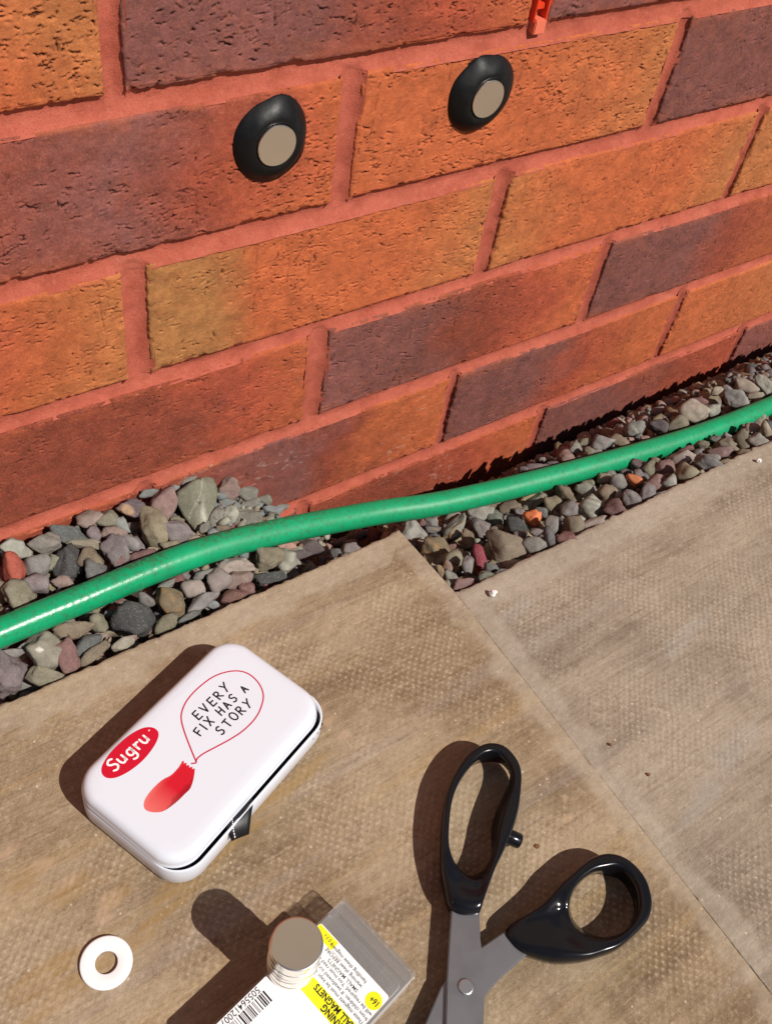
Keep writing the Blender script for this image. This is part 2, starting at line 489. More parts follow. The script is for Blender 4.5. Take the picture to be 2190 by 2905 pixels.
def mortar_strips():
    V, F, n0 = [], [], 0
    T = np.linspace(-1, 1, 11)
    def strip(A, B, width_a, width_b, depth0, depth1, seed, vert):
        nonlocal n0
        L = np.linalg.norm(B - A); n = max(3, int(L / 1.6))
        s = np.linspace(0, 1, n)
        P = A[None] + (B - A)[None] * s[:, None]
        hw = (width_a + (width_b - width_a) * s) / 2
        G = np.zeros((n, 11, 3))
        wig = (fbm2(s * L / 14, np.zeros(n), seed, 3) - .5) * 1.6
        for j, t in enumerate(T):
            off = hw * t + wig * (1 - abs(t))
            if vert: G[:, j, 0] = P[:, 0] + off; G[:, j, 2] = P[:, 2]
            else: G[:, j, 0] = P[:, 0]; G[:, j, 2] = P[:, 2] + off
            prof = (1 - t * t)
            if not vert: prof = (1 - ((t - .25) / 1.25) ** 2) if t < .25 else (1 - ((t - .25) / .75) ** 2) ** .6
            yb = depth0 + depth1 * max(prof, 0)
            if not vert and abs(t) > .35:
                kk = (seed - 70) + (1 if t < 0 else 0); yv = np.zeros(n)
                for ii in range(-4, 7):
                    ja, jb = joint(kk, ii); u_ = np.abs(P[:, 0] - (ja + jb) / 2) / ((jb - ja + 3.5) / 2)
                    yv = np.maximum(yv, (.8 + 3.3 * np.clip(1 - u_ * u_, 0, 1)) * (u_ < 1.15))
                yb = np.maximum(yb, yv)
            G[:, j, 1] = yb + (fbm2(s * L / 5, np.full(n, j * .7), seed + 3, 4) - .5) * 1.1 + (fbm2(s * L / 40, np.full(n, 0.), seed + 8, 2) - .5) * 1.6
        V.append(G.reshape(-1, 3)); F.append(grid_faces(n, 11) + n0); n0 += n * 11
    for k in range(-5, 6):
        zt = zc(k)[0] - 5
        strip(np.array([-800., 0, zt]), np.array([1250., 0, zt]), 13.5, 13.5, .3, 3.3, 70 + k, False)
    for k in range(-4, 6):
        for i in range(-3, 6):
            a, b = joint(k, i)
            z0, z1 = zc(k)
            c = (a + b) / 2
            strip(np.array([c, 0, z0 - 1.2]), np.array([c, 0, z1 + 1.2]), b - a + 3.5, b - a + 3.5, 0.8, 3.3, 300 + k * 20 + i, True)
    o = mesh_np('mortar', np.concatenate(V) - WOFF, np.concatenate(F), M_MORTAR, wall)
    return o
mortar_strips()

def upper_wall():
    t = NT('distant_brickwork')
    p = t.pos()
    mp = t.node('ShaderNodeCombineXYZ'); sp = t.node('ShaderNodeSeparateXYZ'); t.link(p, sp.inputs[0])
    t.link(sp.outputs[0], mp.inputs[0]); t.link(sp.outputs[2], mp.inputs[1])
    bt = t.node('ShaderNodeTexBrick'); t.link(mp.outputs[0], bt.inputs['Vector'])
    bt.inputs['Scale'].default_value = 1.0
    bt.inputs['Brick Width'].default_value = .225; bt.inputs['Row Height'].default_value = .075; bt.inputs['Mortar Size'].default_value = .005
    bt.inputs['Color1'].default_value = (.50, .15, .06, 1); bt.inputs['Color2'].default_value = (.27, .095, .075, 1); bt.inputs['Mortar'].default_value = (.50, .13, .08, 1)
    t.set(color=bt.outputs[0], rough=.9, spec=.2, normal=t.bump(bt.outputs['Fac'], -.6, 4))
    x0, x1, z0, z1 = -1500, 2600, 532.5, 2600
    def box(a, b, c, d, name, mt=None):
        V = np.array([(a, 0, c), (b, 0, c), (b, 0, d), (a, 0, d), (a, 220, c), (b, 220, c), (b, 220, d), (a, 220, d)], float) - WOFF
        return mesh_np(name, V, [(0, 1, 2, 3), (5, 4, 7, 6), (4, 0, 3, 7), (1, 5, 6, 2), (3, 2, 6, 7), (4, 5, 1, 0)], mt or t.m, wall, False)
    r_ = NT('neutral_bounce_render'); pr = r_.pos()
    r_.set(color=r_.mix(r_.ramp(r_.noise(pr, 9, 5), .3, .7), (.27, .215, .165), (.33, .265, .205)), rough=.95, spec=.1, normal=r_.bump(r_.noise(pr, 220, 4), .6, 2))
    box(x0, x1, z0, z1, 'unseen_neutral_wall', r_.m)  # unseen upper wall, grey-beige finish invented to neutralise reflections and bounced light
    box(x0, -690, -240, z0 - 1, 'side_brickwork')
    box(1262, x1, -240, z0 - 1, 'side_brickwork')
    V = np.array([(-690, 9, -240), (1140, 9, -240), (1140, 9, 532), (-690, 9, 532)], float) - WOFF
    mesh_np('mortar_bed', V, [(0, 1, 2, 3)], M_MORTAR, wall, False)
upper_wall()

# ------------------------------------------------------------------ paving
paving = empty('paving', (0, 0, 0))
tag(paving, 'two brown concrete paving slabs with a dimpled worn surface', None, None, 'structure')
OCHRE = [(-150, -228, 40, 5), (-105, -222, 45, 5), (-60, -209, 45, 5), (-20, -196, 35, 5), (-124, -190, 16, 7), (-140, -178, 12, 6), (-88, -212, 14, 5), (-58, -204, 16, 5), (-38, -197, 16, 5), (-152, -218, 13, 7), (-139, -216, 10, 6), (-108, -202, 12, 5)]
PALE = [(-141, -161, 9, 4), (-130, -174, 8, 4), (-123, -186, 8, 4), (-113, -203, 8, 5), (-117, -209, 6, 4), (18, -187, 6, 4), (16, -176, 6, 3), (14, -169, 5, 3), (88, -278, 4, 2.5), (95, -270, 3, 2)]
BLOOM = [(190, -296, 34, 9), (222, -230, 30, 8), (146, -169, 22, 6), (160, -305, 30, 7)]
def blobs(X, Y, L, seed):
    s = np.zeros_like(X)
    for n, (cx, cy, a, b) in enumerate(L):
        dx = X - cx; dy = Y - cy
        u = dx * .98 + dy * .2; v = -dx * .2 + dy * .98
        s = np.maximum(s, np.exp(-(u / a) ** 2 - (v / b) ** 2))
    return np.clip((s * (.2 + 1.7 * fbm2(X / 9 , Y / 4, seed, 5, .7)) - .42) * 2.2, 0, 1)

def axis(lo, hi, fine_lo, fine_hi, dense=None):
    a = [0, .25, .6, 1, 1.5, 2.2, 3, 4, 5.5, 7.5, 10]
    pts = [lo + q for q in a] + [hi - q for q in a]
    mid = np.arange(lo + 12, hi - 10, 6.0)
    if dense: mid = np.concatenate([mid, np.arange(max(dense[0], lo + 11), min(dense[1], hi - 11), 1.7)])
    return np.unique(np.round(np.concatenate([pts, mid]), 2))

def seam_x(y): return np.interp(y, [-720, -388, -143, -86], [106.5, 114.6, 120.6, 117.9])

def slab(x0, x1, y0, y1, mat, z=0.0, side=None, dense=None, seed=1):
    xs = axis(x0, x1, 1, 1, dense[0] if dense else None); ys = axis(y0, y1, 1, 1, dense[1] if dense else None)
    X, Y = np.meshgrid(xs, ys, indexing='ij')
    d = np.minimum(np.minimum(X - x0, x1 - X), np.minimum(Y - y0, y1 - Y))
    Zh = z + .9 * (fbm2(X / 60, Y / 60, seed, 3) - .5) + .5 * (fbm2(X / 9, Y / 9, seed + 4, 4, .6) - .5)
    rag = np.exp(-d / 1.3)
    calm0 = 1.0 if side is None else np.clip(((X - x0) if side == 'right' else (x1 - X)) / 4.0, .22, 1)
    Zh -= 1.7 * np.exp(-d / .9) * (.5 + fbm2(X / 5, Y / 5, seed + 6, 3)) * calm0
    calm = 1.0 if side is None else np.clip(((X - x0) if side == 'right' else (x1 - X)) / 6.0, .18, 1)
    dx = (fbm2(X / 3.5, Y / 3.5, seed + 7, 4, .6) - .5) * 3.2 * rag * calm
    dy = (fbm2(X / 3.5 + 90, Y / 3.5, seed + 8, 4, .6) - .5) * 3.6 * rag
    if side == 'left':
        w = np.clip((X - (x1 - 60)) / 60, 0, 1); Xs = X + (seam_x(Y) - .25 - x1) * w
    elif side == 'right':
        w = np.clip((x0 + 60 - X) / 60, 0, 1); Xs = X + (seam_x(Y) + .25 - x0) * w
    else: Xs = X
    if side == 'left':                      # two spalled pits
        for cx, cy, r in ((95, -270, 4.2), (88, -278, 3.6), (99, -271, 2.0)):
            q = np.exp(-((Xs - cx) ** 2 + ((Y - cy) * 1.5) ** 2) / r ** 2)
            Zh += q * ((fbm2(X / 1.1, Y / 1.1, seed + 15, 2) - .5) * 3.2 - .5)
    V = np.stack([Xs + dx, Y + dy, Zh], -1)
    dsm = (x1 - X) if side == 'left' else ((X - x0) if side == 'right' else 1e3 + 0 * X)
    de = np.minimum(d, 1e9) + np.where(dsm <= d + 1e-6, 9.0, 0) if side else d
    e = np.clip((de + 16 * (fbm2(X / 14, Y / 14, seed + 12, 4, .6) - .5)) / 30.0, 0, 1)
    n = X.size; idx = np.arange(n).reshape(X.shape)
    ring = np.concatenate([idx[:, 0], idx[-1, 1:], idx[-2::-1, -1], idx[0, -2:0:-1]])
    B1 = V.reshape(-1, 3)[ring].copy(); B1[:, 2] = z - 45
    nr = len(ring); r2 = np.arange(nr); r3 = (r2 + 1) % nr
    S = np.stack([ring[r2], n + r2, n + r3, ring[r3]], 1)
    VV = np.concatenate([V.reshape(-1, 3), B1])
    z_ = np.zeros(nr)
    at = dict(rim=np.concatenate([(np.exp(-d / 1.1) * (1 if side is None else np.clip(dsm / 5, 0, 1))).ravel(), z_]), edge=np.concatenate([e.ravel(), z_]), ochre=np.concatenate([blobs(Xs, Y, OCHRE, 5).ravel(), z_]),
              pale=np.concatenate([blobs(Xs, Y, PALE, 6).ravel(), z_]), bloom=np.concatenate([blobs(Xs, Y, BLOOM, 7).ravel() * .6, z_]))
    return mesh_np('slab', VV, np.concatenate([grid_faces(*X.shape), S]), mat, paving, True, None, at)

slab_l = slab(-478, 119.5, -688, -89.6, M_SLAB_L, .5, 'left', ((-190, 125), (-420, -85)), 11)
slab_l['label'] = 'brown slab under the tin, scissors and magnets'
slab_r = slab(120.2, 719, -742, -142.2, M_SLAB_R, 0, 'right', ((118, 440), (-420, -135)), 23)
slab_r['label'] = 'greyer slab on the right with no objects on it except white grit'
slab(-1080, -480, -688, -89.6, M_SLAB_R, .2, None, None, 31)
slab(721, 1320, -742, -142.2, M_SLAB_L, .2, None, None, 37)
slab(-478, 105, -1290, -690, M_SLAB_R, 0, None, None, 41)
slab(107, 719, -1344, -744, M_SLAB_L, 0, None, None, 43)
M_RUST = plain('rust_brown', (.16, .065, .02), .8)
for cx, cy, r, par in ((65.9, -281.2, 1.15, slab_l), (139.8, -281.8, .9, slab_r), (134.0, -259.3, .75, slab_r)):
    n = 10; rr = random.Random(int(cx * 7))
    pr = [r * rr.uniform(.7, 1.2) for _ in range(n)]
    V = [(cx + pr[q] * math.cos(q * .628), cy + pr[q] * math.sin(q * .628), 1.0) for q in range(n)]
    V += [(x, y, .2) for x, y, _ in V]
    mesh_np('rust_stain', V, [tuple(range(n))] + [(q, n + q, n + (q + 1) % n, (q + 1) % n) for q in range(n)], M_RUST, par, False)

# ------------------------------------------------------------------ gravel bed
XW = [-260, -150, -83, 4, 34, 69, 106, 163, 205, 300, 341, 389, 505, 1400]
ZW = [14, 14, 12, 4, -4, -36, -80, -142, -152, -150, -140, -131, -131, -131]
XS = [-260, 20, 60, 100, 128, 160]; ZS = [-9, -9, -14, -34, -66, -80]
def surf(x, y):
    zw = np.interp(x, XW, ZW); zs = np.interp(x, XS, ZS)
    zl = zs + (zw - zs) * np.clip((y + 90) / 90, 0, 1) ** .8
    zr = np.where(y < -90, -4 - 28 * np.clip((y + 140) / 50, 0, 1), -32 + (zw + 32) * np.clip((y + 90) / 90, 0, 1) ** 2.3)
    zr = zr - 7 * np.exp(-((x - 185) / 48) ** 2) * np.clip((y + 132) / 40, 0, 1)
    t = np.clip((x + 1.3 * np.maximum(0, -(y + 72)) - 112) / 38, 0, 1); t = t * t * (3 - 2 * t)
    return zl + (zr - zl) * t

xs = np.arange(-420, 1100, 8.0); ys = np.arange(-150, 6, 6.0)
Xg, Yg = np.meshgrid(xs, ys, indexing='ij')
mesh_np('soil', np.stack([Xg, Yg, surf(Xg, Yg) - 13 + 3 * (fbm2(Xg / 20, Yg / 20, 3, 3) - .5)], -1).reshape(-1, 3), grid_faces(*Xg.shape), M_SOIL)['kind'] = 'structure'

def icosphere(sub):
    bm = bmesh.new(); bmesh.ops.create_icosphere(bm, subdivisions=sub, radius=1)
    V = np.array([v.co[:] for v in bm.verts]); F = np.array([[v.index for v in f.verts] for f in bm.faces]); bm.free()
    return V, F
ICO = {s: icosphere(s) for s in (1, 2, 3, 4, 5)}

def stone_shape(a, b, c, rnd, seed, sub, rough=1.0):
    """a rock: smooth-min of random half spaces, fitted to the semi axes a, b, c (mm)"""
    rng = np.random.default_rng(seed)
    D, F = ICO[sub]
    K = int(9 + rnd * 14)
    N = rng.normal(size=(K, 3)); N /= np.linalg.norm(N, axis=1)[:, None]
    N[0], N[1] = (0, 0, 1), (0, 0, -1)
    N = N + rng.normal(size=N.shape) * .05
    hgt = rng.uniform(.62 + .2 * rnd, 1.0, K)
    p = 6 + 22 * (1 - rnd)
    q = np.maximum(D @ N.T, 0) / hgt[None]
    r = ((q ** p).sum(1) + 1e-9) ** (-1 / p)
    r = np.minimum(r, 1.6)
    V = D * r[:, None]
    V /= np.abs(V).max(0)[None]
    amp = (.12 * (1 - rnd) + .045) * rough
    V *= (1 + amp * (vn3(V * 2.3 + 40, seed) - .5) * 2 + amp * .55 * (vn3(V * 5.5 + 40, seed + 3) - .5) * 2 + amp * .3 * (1 - rnd) * (vn3(V * 12 + 40, seed + 5) - .5) * 2)[:, None]
    return V * np.array([a, b, c]), F, V

SC = dict(lg=(.29, .29, .235), rd=(.30, .070, .048), sp=(.225, .195, .175), dg=(.115, .12, .125), pk=(.27, .165, .14), ol=(.205, .175, .11), pu=(.20, .165, .17),
          gr=(.205, .195, .185), br=(.21, .15, .09), dk=(.055, .058, .065), rd2=(.20, .08, .075), du=(.12, .085, .095), pk2=(.27, .135, .12), olb=(.23, .185, .105),
          tn=(.30, .245, .17), bs=(.185, .21, .215), sl=(.185, .18, .145), slt=(.31, .30, .24), wsp=(.225, .195, .135), puL=(.18, .125, .14), mu=(.20, .14, .062),
          pkg=(.32, .24, .21), rdd=(.175, .06, .052), sal=(.46, .20, .15), dgn=(.125, .135, .105), brn=(.215, .15, .095), crm=(.23, .045, .06), rdp=(.21, .10, .10),
          snd=(.40, .30, .125), tn2=(.36, .31, .23))
SC['str'] = (.32, .32, .255); SC['or'] = (.62, .20, .085)
STONES = [
(-79.7,-9.8,10.7,8.5,5.6,3.9,0.868,0.334,0.068,-0.361,'lg',0.6,'pale grey green uneven small stone above the red oval stone'),
(-84,-21.2,8.8,9.1,6.4,4.5,0.721,0.29,0.163,-0.608,'rd',1,'brick red smooth oval stone at the left edge above the green hose'),
(-65.4,-12.6,9.1,8.4,6.4,4.5,0.883,0.338,0.04,-0.323,'sp',0.3,'speckled grey uneven small stone left of the long blue grey stone'),
(-50.9,-11.2,7.6,10.7,4.2,2.9,0.895,0.343,0.013,-0.285,'dg',0.3,'long dark blue grey stone lying flat against the brick wall at left'),
(-37.1,-8.1,7.1,6.5,5.2,3.7,0.893,0.347,0.002,-0.286,'pk',0.3,'pinkish brown uneven small stone above right of the long blue grey stone'),
(-26.9,-11.4,5.8,6.8,5.3,3.7,0.879,0.346,0.009,-0.328,'ol',0.3,'olive grey uneven small stone left of the purple stone with tan patch'),
(-38.3,-16.3,5.6,4.2,3.3,2.3,0.687,0.308,0.146,-0.641,'pu',0.5,'purplish grey uneven small stone right of the long blue grey stone'),
(-29.7,-19.8,4.6,7.3,3.7,2.6,0.894,0.34,-0.006,-0.291,'pk',0.2,'pinkish brown long angular small stone above the mauve six sided stone'),
(-33.7,-31.5,3.5,8.8,6.7,4.7,0.436,0.241,0.228,-0.837,'pu',0.2,'mauve grey six sided stone just above the hose'),
(-21.5,-28.9,2.3,6.6,3.4,2.4,0.786,0.327,0.073,-0.519,'gr',1,'mid grey long rounded pebble above right of the mauve six sided stone'),
(-45.7,-21,5.4,8.4,3.5,2.4,0.896,0.337,0.007,-0.289,'ol',0.6,'olive grey long uneven small stone below right of the long blue grey stone'),
(-47.1,-29.8,4.3,7.2,5.1,3.6,0.868,0.328,0.036,-0.37,'br',0.6,'brown uneven small stone right of the charcoal three cornered chunk'),
(-73.4,-24.3,7.3,6,5.7,4,0.922,0.331,-0.001,-0.202,'gr',0.7,'mid grey rounded pebble right of the red oval stone'),
(-64.6,-24.8,6.1,3.4,4.2,2.7,0.921,0.331,-0.008,-0.204,'ol',0.4,'olive grey uneven small stone left of the charcoal three cornered chunk'),
(-58.2,-27.5,6.1,9.3,7.2,5.1,0.896,0.276,-0.182,0.297,'dk',0,'charcoal three cornered slate chunk standing among rounder stones above the hose'),
(-76.9,-34.8,5.4,6.9,4.9,3.4,0.872,0.317,0.06,-0.369,'pu',0.3,'purplish grey uneven small stone below right of the red oval stone'),
(-64.1,-38.9,3.7,6.5,3.4,2.3,0.939,0.319,-0.04,-0.123,'pk',0.2,'pinkish brown long angular small stone below the charcoal three cornered chunk'),
(-48.1,-38.4,2.8,6.4,5.5,3.8,0.744,0.302,0.116,-0.585,'dg',0.2,'dark grey angular small stone below left of the mauve six sided stone'),
(-89.2,-36.9,5.6,8.5,7.2,5.1,0.873,0.312,0.07,-0.368,'ol',0.3,'olive grey uneven small stone below the red oval stone'),
(-92.5,-28.3,6.9,3.2,2.4,1.7,0.924,0.326,0.015,-0.2,'br',0.4,'brown uneven small stone below left of the red oval stone'),
(-33,-37.9,2.1,5.1,3.9,2.7,0.286,0.198,0.261,-0.901,'rd2',0.4,'maroon uneven small stone below right of the mauve six sided stone'),
(-12.1,-9.1,4.8,9.5,5.4,3.8,0.896,0.349,-0.025,-0.274,'du',0.2,'dark purple stone with a tan crusted patch, touching the wall'),
(4.5,-11.8,3.3,9.2,7.4,5.2,0.572,0.308,0.17,-0.741,'pk2',0.8,'dusky pink stone shaped like a rounded triangle left of the big slate'),
(-8.6,-26.6,2.8,12.1,8.9,6.3,0.726,0.325,0.099,-0.598,'olb',0.5,'large tawny olive boulder like stone in the left heap above the hose'),
(5.1,-32.3,0.6,9.6,6.5,4.5,0.844,0.339,0.008,-0.415,'pu',0.3,'purplish grey uneven small stone right of the large tawny stone'),
(1.4,-1.4,5.4,5.1,2.2,1.5,0.925,0.346,-0.091,-0.127,'bs',0.1,'bluish slate long angular shard above left of the dusky pink triangular stone'),
(7.1,-23,0.9,4.4,2.3,1.6,0.89,0.343,-0.037,-0.297,'br',0.4,'brown long uneven small stone below right of the dusky pink triangular stone'),
(-3.8,-38.9,0.1,5,2.7,1.9,0.933,0.32,-0.09,-0.137,'ol',0.4,'olive grey long uneven small stone below right of the large tawny stone'),
(11.2,-40.1,-2,5.5,2.6,1.8,0.937,0.314,-0.116,-0.099,'tn',0.4,'tan long uneven small stone below the big cracked slate'),
(-21.9,-39.8,1.1,7.2,3.5,2.4,0.935,0.319,-0.075,-0.133,'rd2',0.5,'maroon long uneven small stone right of the mauve six sided stone'),
(-13.8,-36.4,0.5,2.9,1.5,1.1,0.918,0.328,-0.052,-0.217,'tn',0.4,'tan long uneven small stone below the large tawny stone'),
(-22.6,-16.6,4.4,4.2,2.8,2,0.685,0.316,0.136,-0.643,'bs',0.2,'bluish slate angular shard below left of the purple stone with tan patch'),
(25.3,-1.3,1.1,4.2,2.1,1.5,0.932,0.327,-0.153,-0.01,'sl',0,'grey slate long angular shard above the big cracked slate'),
(15.6,-1.6,1,3.6,2,1.4,0.929,0.34,-0.116,-0.09,'bs',0,'bluish slate long angular shard above right of the dusky pink triangular stone'),
(51.3,-4.9,-15.2,8.3,7.8,5.5,0.907,0.345,-0.095,-0.222,'pk2',0.2,'pink speckled blocky stone to the right of the big slate'),
(66.3,-2.9,-27.2,6.1,4.5,3.2,0.816,0.357,-0.01,-0.455,'sl',0,'grey slate angular shard right of the pink speckled blocky stone, the nearer'),
(45.5,-15.7,-14.2,6.4,2.7,1.9,0.891,0.345,-0.069,-0.288,'bs',0,'bluish slate long angular shard below the pink speckled blocky stone'),
(56.7,-14.7,-23.1,6.5,2.7,1.9,0.936,0.307,-0.17,-0.023,'sl',0,'grey slate long angular shard below right of the pink speckled blocky stone, the nearer'),
(68.9,-5.8,-34.8,3.8,3,2.1,0.725,0.349,0.049,-0.592,'slt',0,'pale slate angular shard right of the pink speckled blocky stone'),
(77.3,-1.7,-41,4.1,2.6,1.8,0.869,0.349,-0.063,-0.346,'sl',0,'grey slate angular shard right of the pink speckled blocky stone, the farther'),
(81.2,-7.5,-48.8,6.3,3.6,2.5,0.836,0.347,-0.036,-0.424,'bs',0,'bluish slate long angular shard below right of the pink speckled blocky stone'),
(30,-28.9,-4.6,6.9,3.8,2.7,0.38,0.272,0.213,-0.858,'sl',0,'grey slate long angular shard below right of the big cracked slate'),
(37.3,-27.8,-7.8,4.2,4.2,3,0.911,0.334,-0.09,-0.225,'slt',0,'pale slate angular shard below the pink speckled blocky stone'),
(48.6,-30.1,-15.8,10.4,5.1,3.5,0.911,0.33,-0.098,-0.228,'sl',0.1,'grey slate long angular shard below right of the pink speckled blocky stone, the farther'),
(29.2,-36.7,-5.1,4.2,2.5,1.8,0.913,0.329,-0.086,-0.225,'br',0,'brown angular small stone below right of the big cracked slate'),
(22.1,-38.9,-3.7,3.2,2.3,1.6,0.914,0.328,-0.081,-0.225,'bs',0,'bluish slate angular shard below right of the big cracked slate'),
(92.2,-1.4,-56.6,3.6,2.2,1.6,0.934,0.306,-0.172,-0.071,'sl',0,'grey slate angular shard above left of the dark purplish stone by the hollow'),
(63.9,-16.9,-29,2.7,2.1,1.5,0.909,0.333,-0.104,-0.229,'br',0,'brown angular small stone below right of the pink speckled blocky stone'),
(18.2,-33.9,-2.7,3.9,2.4,1.7,0.901,0.247,-0.234,0.269,'sl',0.2,'grey slate angular shard below the big cracked slate'),
(-72.3,-66.4,-1.5,10.7,4.6,3.2,0.945,0.296,-0.034,-0.131,'br',0.6,'brown long uneven stone above the maroon oval stone'),
(-58.6,-68.3,-2.6,6.2,4.9,3.5,0.839,0.293,0.06,-0.455,'ol',0.4,'olive grey uneven small stone left of the large charcoal stone'),
(-88.9,-71.1,-1.7,8.8,7.9,5.5,0.704,0.25,0.151,-0.648,'wsp',0.5,'grey brown stone with one white spot, below the hose at left'),
(-79.4,-76.9,-4,8.1,5.3,3.7,0.617,0.232,0.171,-0.732,'rd2',0.7,'maroon upright oval stone below the hose near the left slab edge'),
(-67.1,-75,-4,10.2,3.7,2.6,0.955,0.276,-0.096,0.057,'dg',0.9,'dark grey long rounded stone above right of the maroon oval stone'),
(-66.7,-81.1,-5.6,7.8,3,2.1,0.956,0.27,-0.098,0.063,'br',0.7,'brown long rounded pebble right of the maroon oval stone'),
(-53.5,-82.4,-6.2,7,3.3,2.3,0.957,0.274,-0.089,-0.011,'tn',0.5,'tan long uneven small stone below left of the large charcoal stone'),
(-94.7,-81.4,-4.9,9.7,4.7,3.3,0.916,0.28,0.032,-0.286,'ol',0.8,'olive grey long rounded pebble below the white spotted stone'),
(-108.1,-76,-2.8,12,7.8,5.4,0.681,0.229,0.171,-0.674,'puL',0.2,'big purple grey slab of stone at the left edge beside the paving'),
(-102.9,-63.9,-0.9,6.6,2.5,1.8,0.949,0.296,-0.012,-0.107,'gr',0.4,'mid grey long uneven small stone above the big purple stone'),
(-92,-62.6,-0.7,5.8,1.9,1.4,0.954,0.293,-0.057,0.007,'gr',0.4,'mid grey long uneven small stone above left of the white spotted stone'),
(-38.5,-73.5,-3.4,10.7,9.9,7,0.794,0.292,0.067,-0.528,'dk',0.5,'large charcoal grey rounded stone resting against the left slab edge'),
(-19.7,-70.3,-3.8,8.8,6.6,4.6,0.767,0.3,0.067,-0.563,'mu',0.8,'mustard brown rounded stone below the hose'),
(-6.7,-67.7,-3.8,7,6.1,4.3,0.788,0.309,0.045,-0.53,'pkg',0.9,'pinkish grey rounded pebble above right of the mustard brown stone'),
(8.2,-69.8,-4.6,7,6,4.2,0.949,0.275,-0.154,0.019,'sp',0.2,'speckled grey angular small stone above left of the dark red wedge'),
(-4.7,-77.9,-6,9.3,3.8,2.6,0.952,0.27,-0.143,0.02,'gr',0.9,'mid grey long rounded pebble left of the dark red wedge'),
(-26.5,-80.6,-5.9,7,5,3.5,0.952,0.264,-0.137,0.068,'ol',0.5,'olive grey uneven small stone below the mustard brown stone'),
(22.4,-63.8,-5.6,9.3,4.8,3.3,0.937,0.3,-0.119,-0.133,'pkg',0.2,'pinkish grey long angular small stone above the dark red wedge'),
(20.9,-73.6,-6.5,7.8,4.5,3.1,0.942,0.29,-0.126,-0.111,'pk',0.5,'pinkish brown long uneven small stone above right of the dark red wedge'),
(23.5,-79.5,-7.4,5.4,4.5,3.1,0.784,0.313,0.017,-0.536,'rd2',0.4,'maroon uneven small stone above right of the dark red wedge'),
(11.6,-81.1,-6.6,7.7,4.4,3.1,0.951,0.266,-0.156,0.015,'rdd',0.4,'dark red wedge shaped stone at the slab edge below the hose'),
(-29.2,-65.1,-3,5.1,3.6,2.5,0.834,0.306,0.037,-0.457,'pu',0.4,'purplish grey uneven small stone left of the mustard brown stone'),
(3.8,-62.2,-3.7,5.9,2.4,1.7,0.948,0.287,-0.138,-0.02,'gr',0.4,'mid grey long uneven small stone above left of the dark red wedge'),
(-18.3,-60.9,-2.9,6.7,2.4,1.7,0.949,0.29,-0.12,-0.013,'gr',0.4,'mid grey long uneven small stone above the mustard brown stone'),
(-0.2,-80.9,-6.8,2.9,1.9,1.4,0.924,0.296,-0.071,-0.233,'bs',0.2,'bluish slate angular shard left of the dark red wedge'),
(-15,-82.3,-6.9,5.5,1.9,1.3,0.953,0.276,-0.115,-0.046,'dg',0.2,'dark grey long angular small stone below right of the mustard brown stone'),
(42.8,-65.6,-11.4,8.4,7.2,5,0.891,0.317,-0.074,-0.315,'olb',0.3,'tawny olive uneven small stone left of the dark purplish stone by the hollow'),
(54.9,-69.5,-15.9,6.7,6.3,4.4,0.859,0.321,-0.056,-0.395,'lg',0.1,'pale grey green angular small stone below left of the dark purplish stone by the hollow'),
(38.2,-78.5,-10.3,8.1,4.2,3,0.941,0.285,-0.14,-0.116,'dk',0.1,'charcoal long angular small stone right of the dark red wedge'),
(77.9,-53.8,-34.1,9.6,6.1,4.3,0.9,0.315,-0.107,-0.281,'du',0.3,'dark purplish stone at the edge of the hollow under the hose'),
(97.2,-49.3,-52,4.4,3.7,2.6,0.854,0.325,-0.075,-0.399,'gr',0.1,'mid grey angular small stone right of the dark purplish stone by the hollow'),
(61.2,-55.3,-21,6.3,3.4,2.4,0.936,0.296,-0.152,-0.116,'sal',0.3,'salmon pink long uneven small stone left of the dark purplish stone by the hollow'),
(125.9,-38.7,-77,6,3.3,2.3,0.927,0.292,-0.168,-0.168,'pu',0.3,'purplish grey long uneven small stone right of the dark purplish stone by the hollow'),
(60.9,-70.3,-18.5,4.1,2.2,1.6,0.89,0.314,-0.088,-0.32,'gr',0.2,'mid grey long angular small stone below left of the dark purplish stone by the hollow'),
(113.6,-40.3,-73.5,3.5,2.9,2.1,0.91,0.305,-0.135,-0.246,'dg',0.3,'dark grey uneven small stone right of the dark purplish stone by the hollow'),
(149.4,-70.2,-38.4,9,6.8,4.8,0.525,0.345,0.064,-0.775,'lg',0.6,'pale grey green stone under the hose at the left slab corner'),
(162.1,-64.8,-43.4,3.3,2.3,1.6,0.523,0.35,0.061,-0.775,'rd2',0.5,'maroon uneven small stone above right of the pale stone at the slab corner'),
(167.2,-69.1,-41.7,4.9,4.2,2.9,0.929,0.27,-0.233,-0.099,'gr',0.6,'mid grey uneven small stone right of the pale stone at the slab corner'),
(161.4,-75.4,-39,4.5,2.5,1.8,0.899,0.303,-0.182,-0.259,'dg',0.4,'dark grey long uneven small stone above the big rusty olive stone'),
(150.4,-90.1,-35.5,10.9,7.7,5.4,0.696,0.343,-0.032,-0.63,'mu',0.4,'big olive stone with rusty orange streak beside the left slab corner'),
(178.6,-72,-41.4,6.7,3.4,2.4,0.931,0.257,-0.253,-0.061,'gr',0.6,'mid grey long uneven small stone above right of the big rusty olive stone'),
(174.3,-83.3,-38.3,10.5,6,4.2,0.921,0.185,-0.304,0.157,'lg',0.6,'pale grey green long uneven stone above right of the big rusty olive stone'),
(196.7,-78.6,-39.1,8.7,5,3.5,0.919,0.275,-0.242,-0.146,'lg',0.5,'pale grey green long uneven small stone above left of the big smooth brown stone'),
(190.2,-89.1,-38.2,8.9,5.8,4,0.785,0.342,-0.113,-0.503,'pu',0.3,'purplish grey uneven small stone above the crimson oblong stone'),
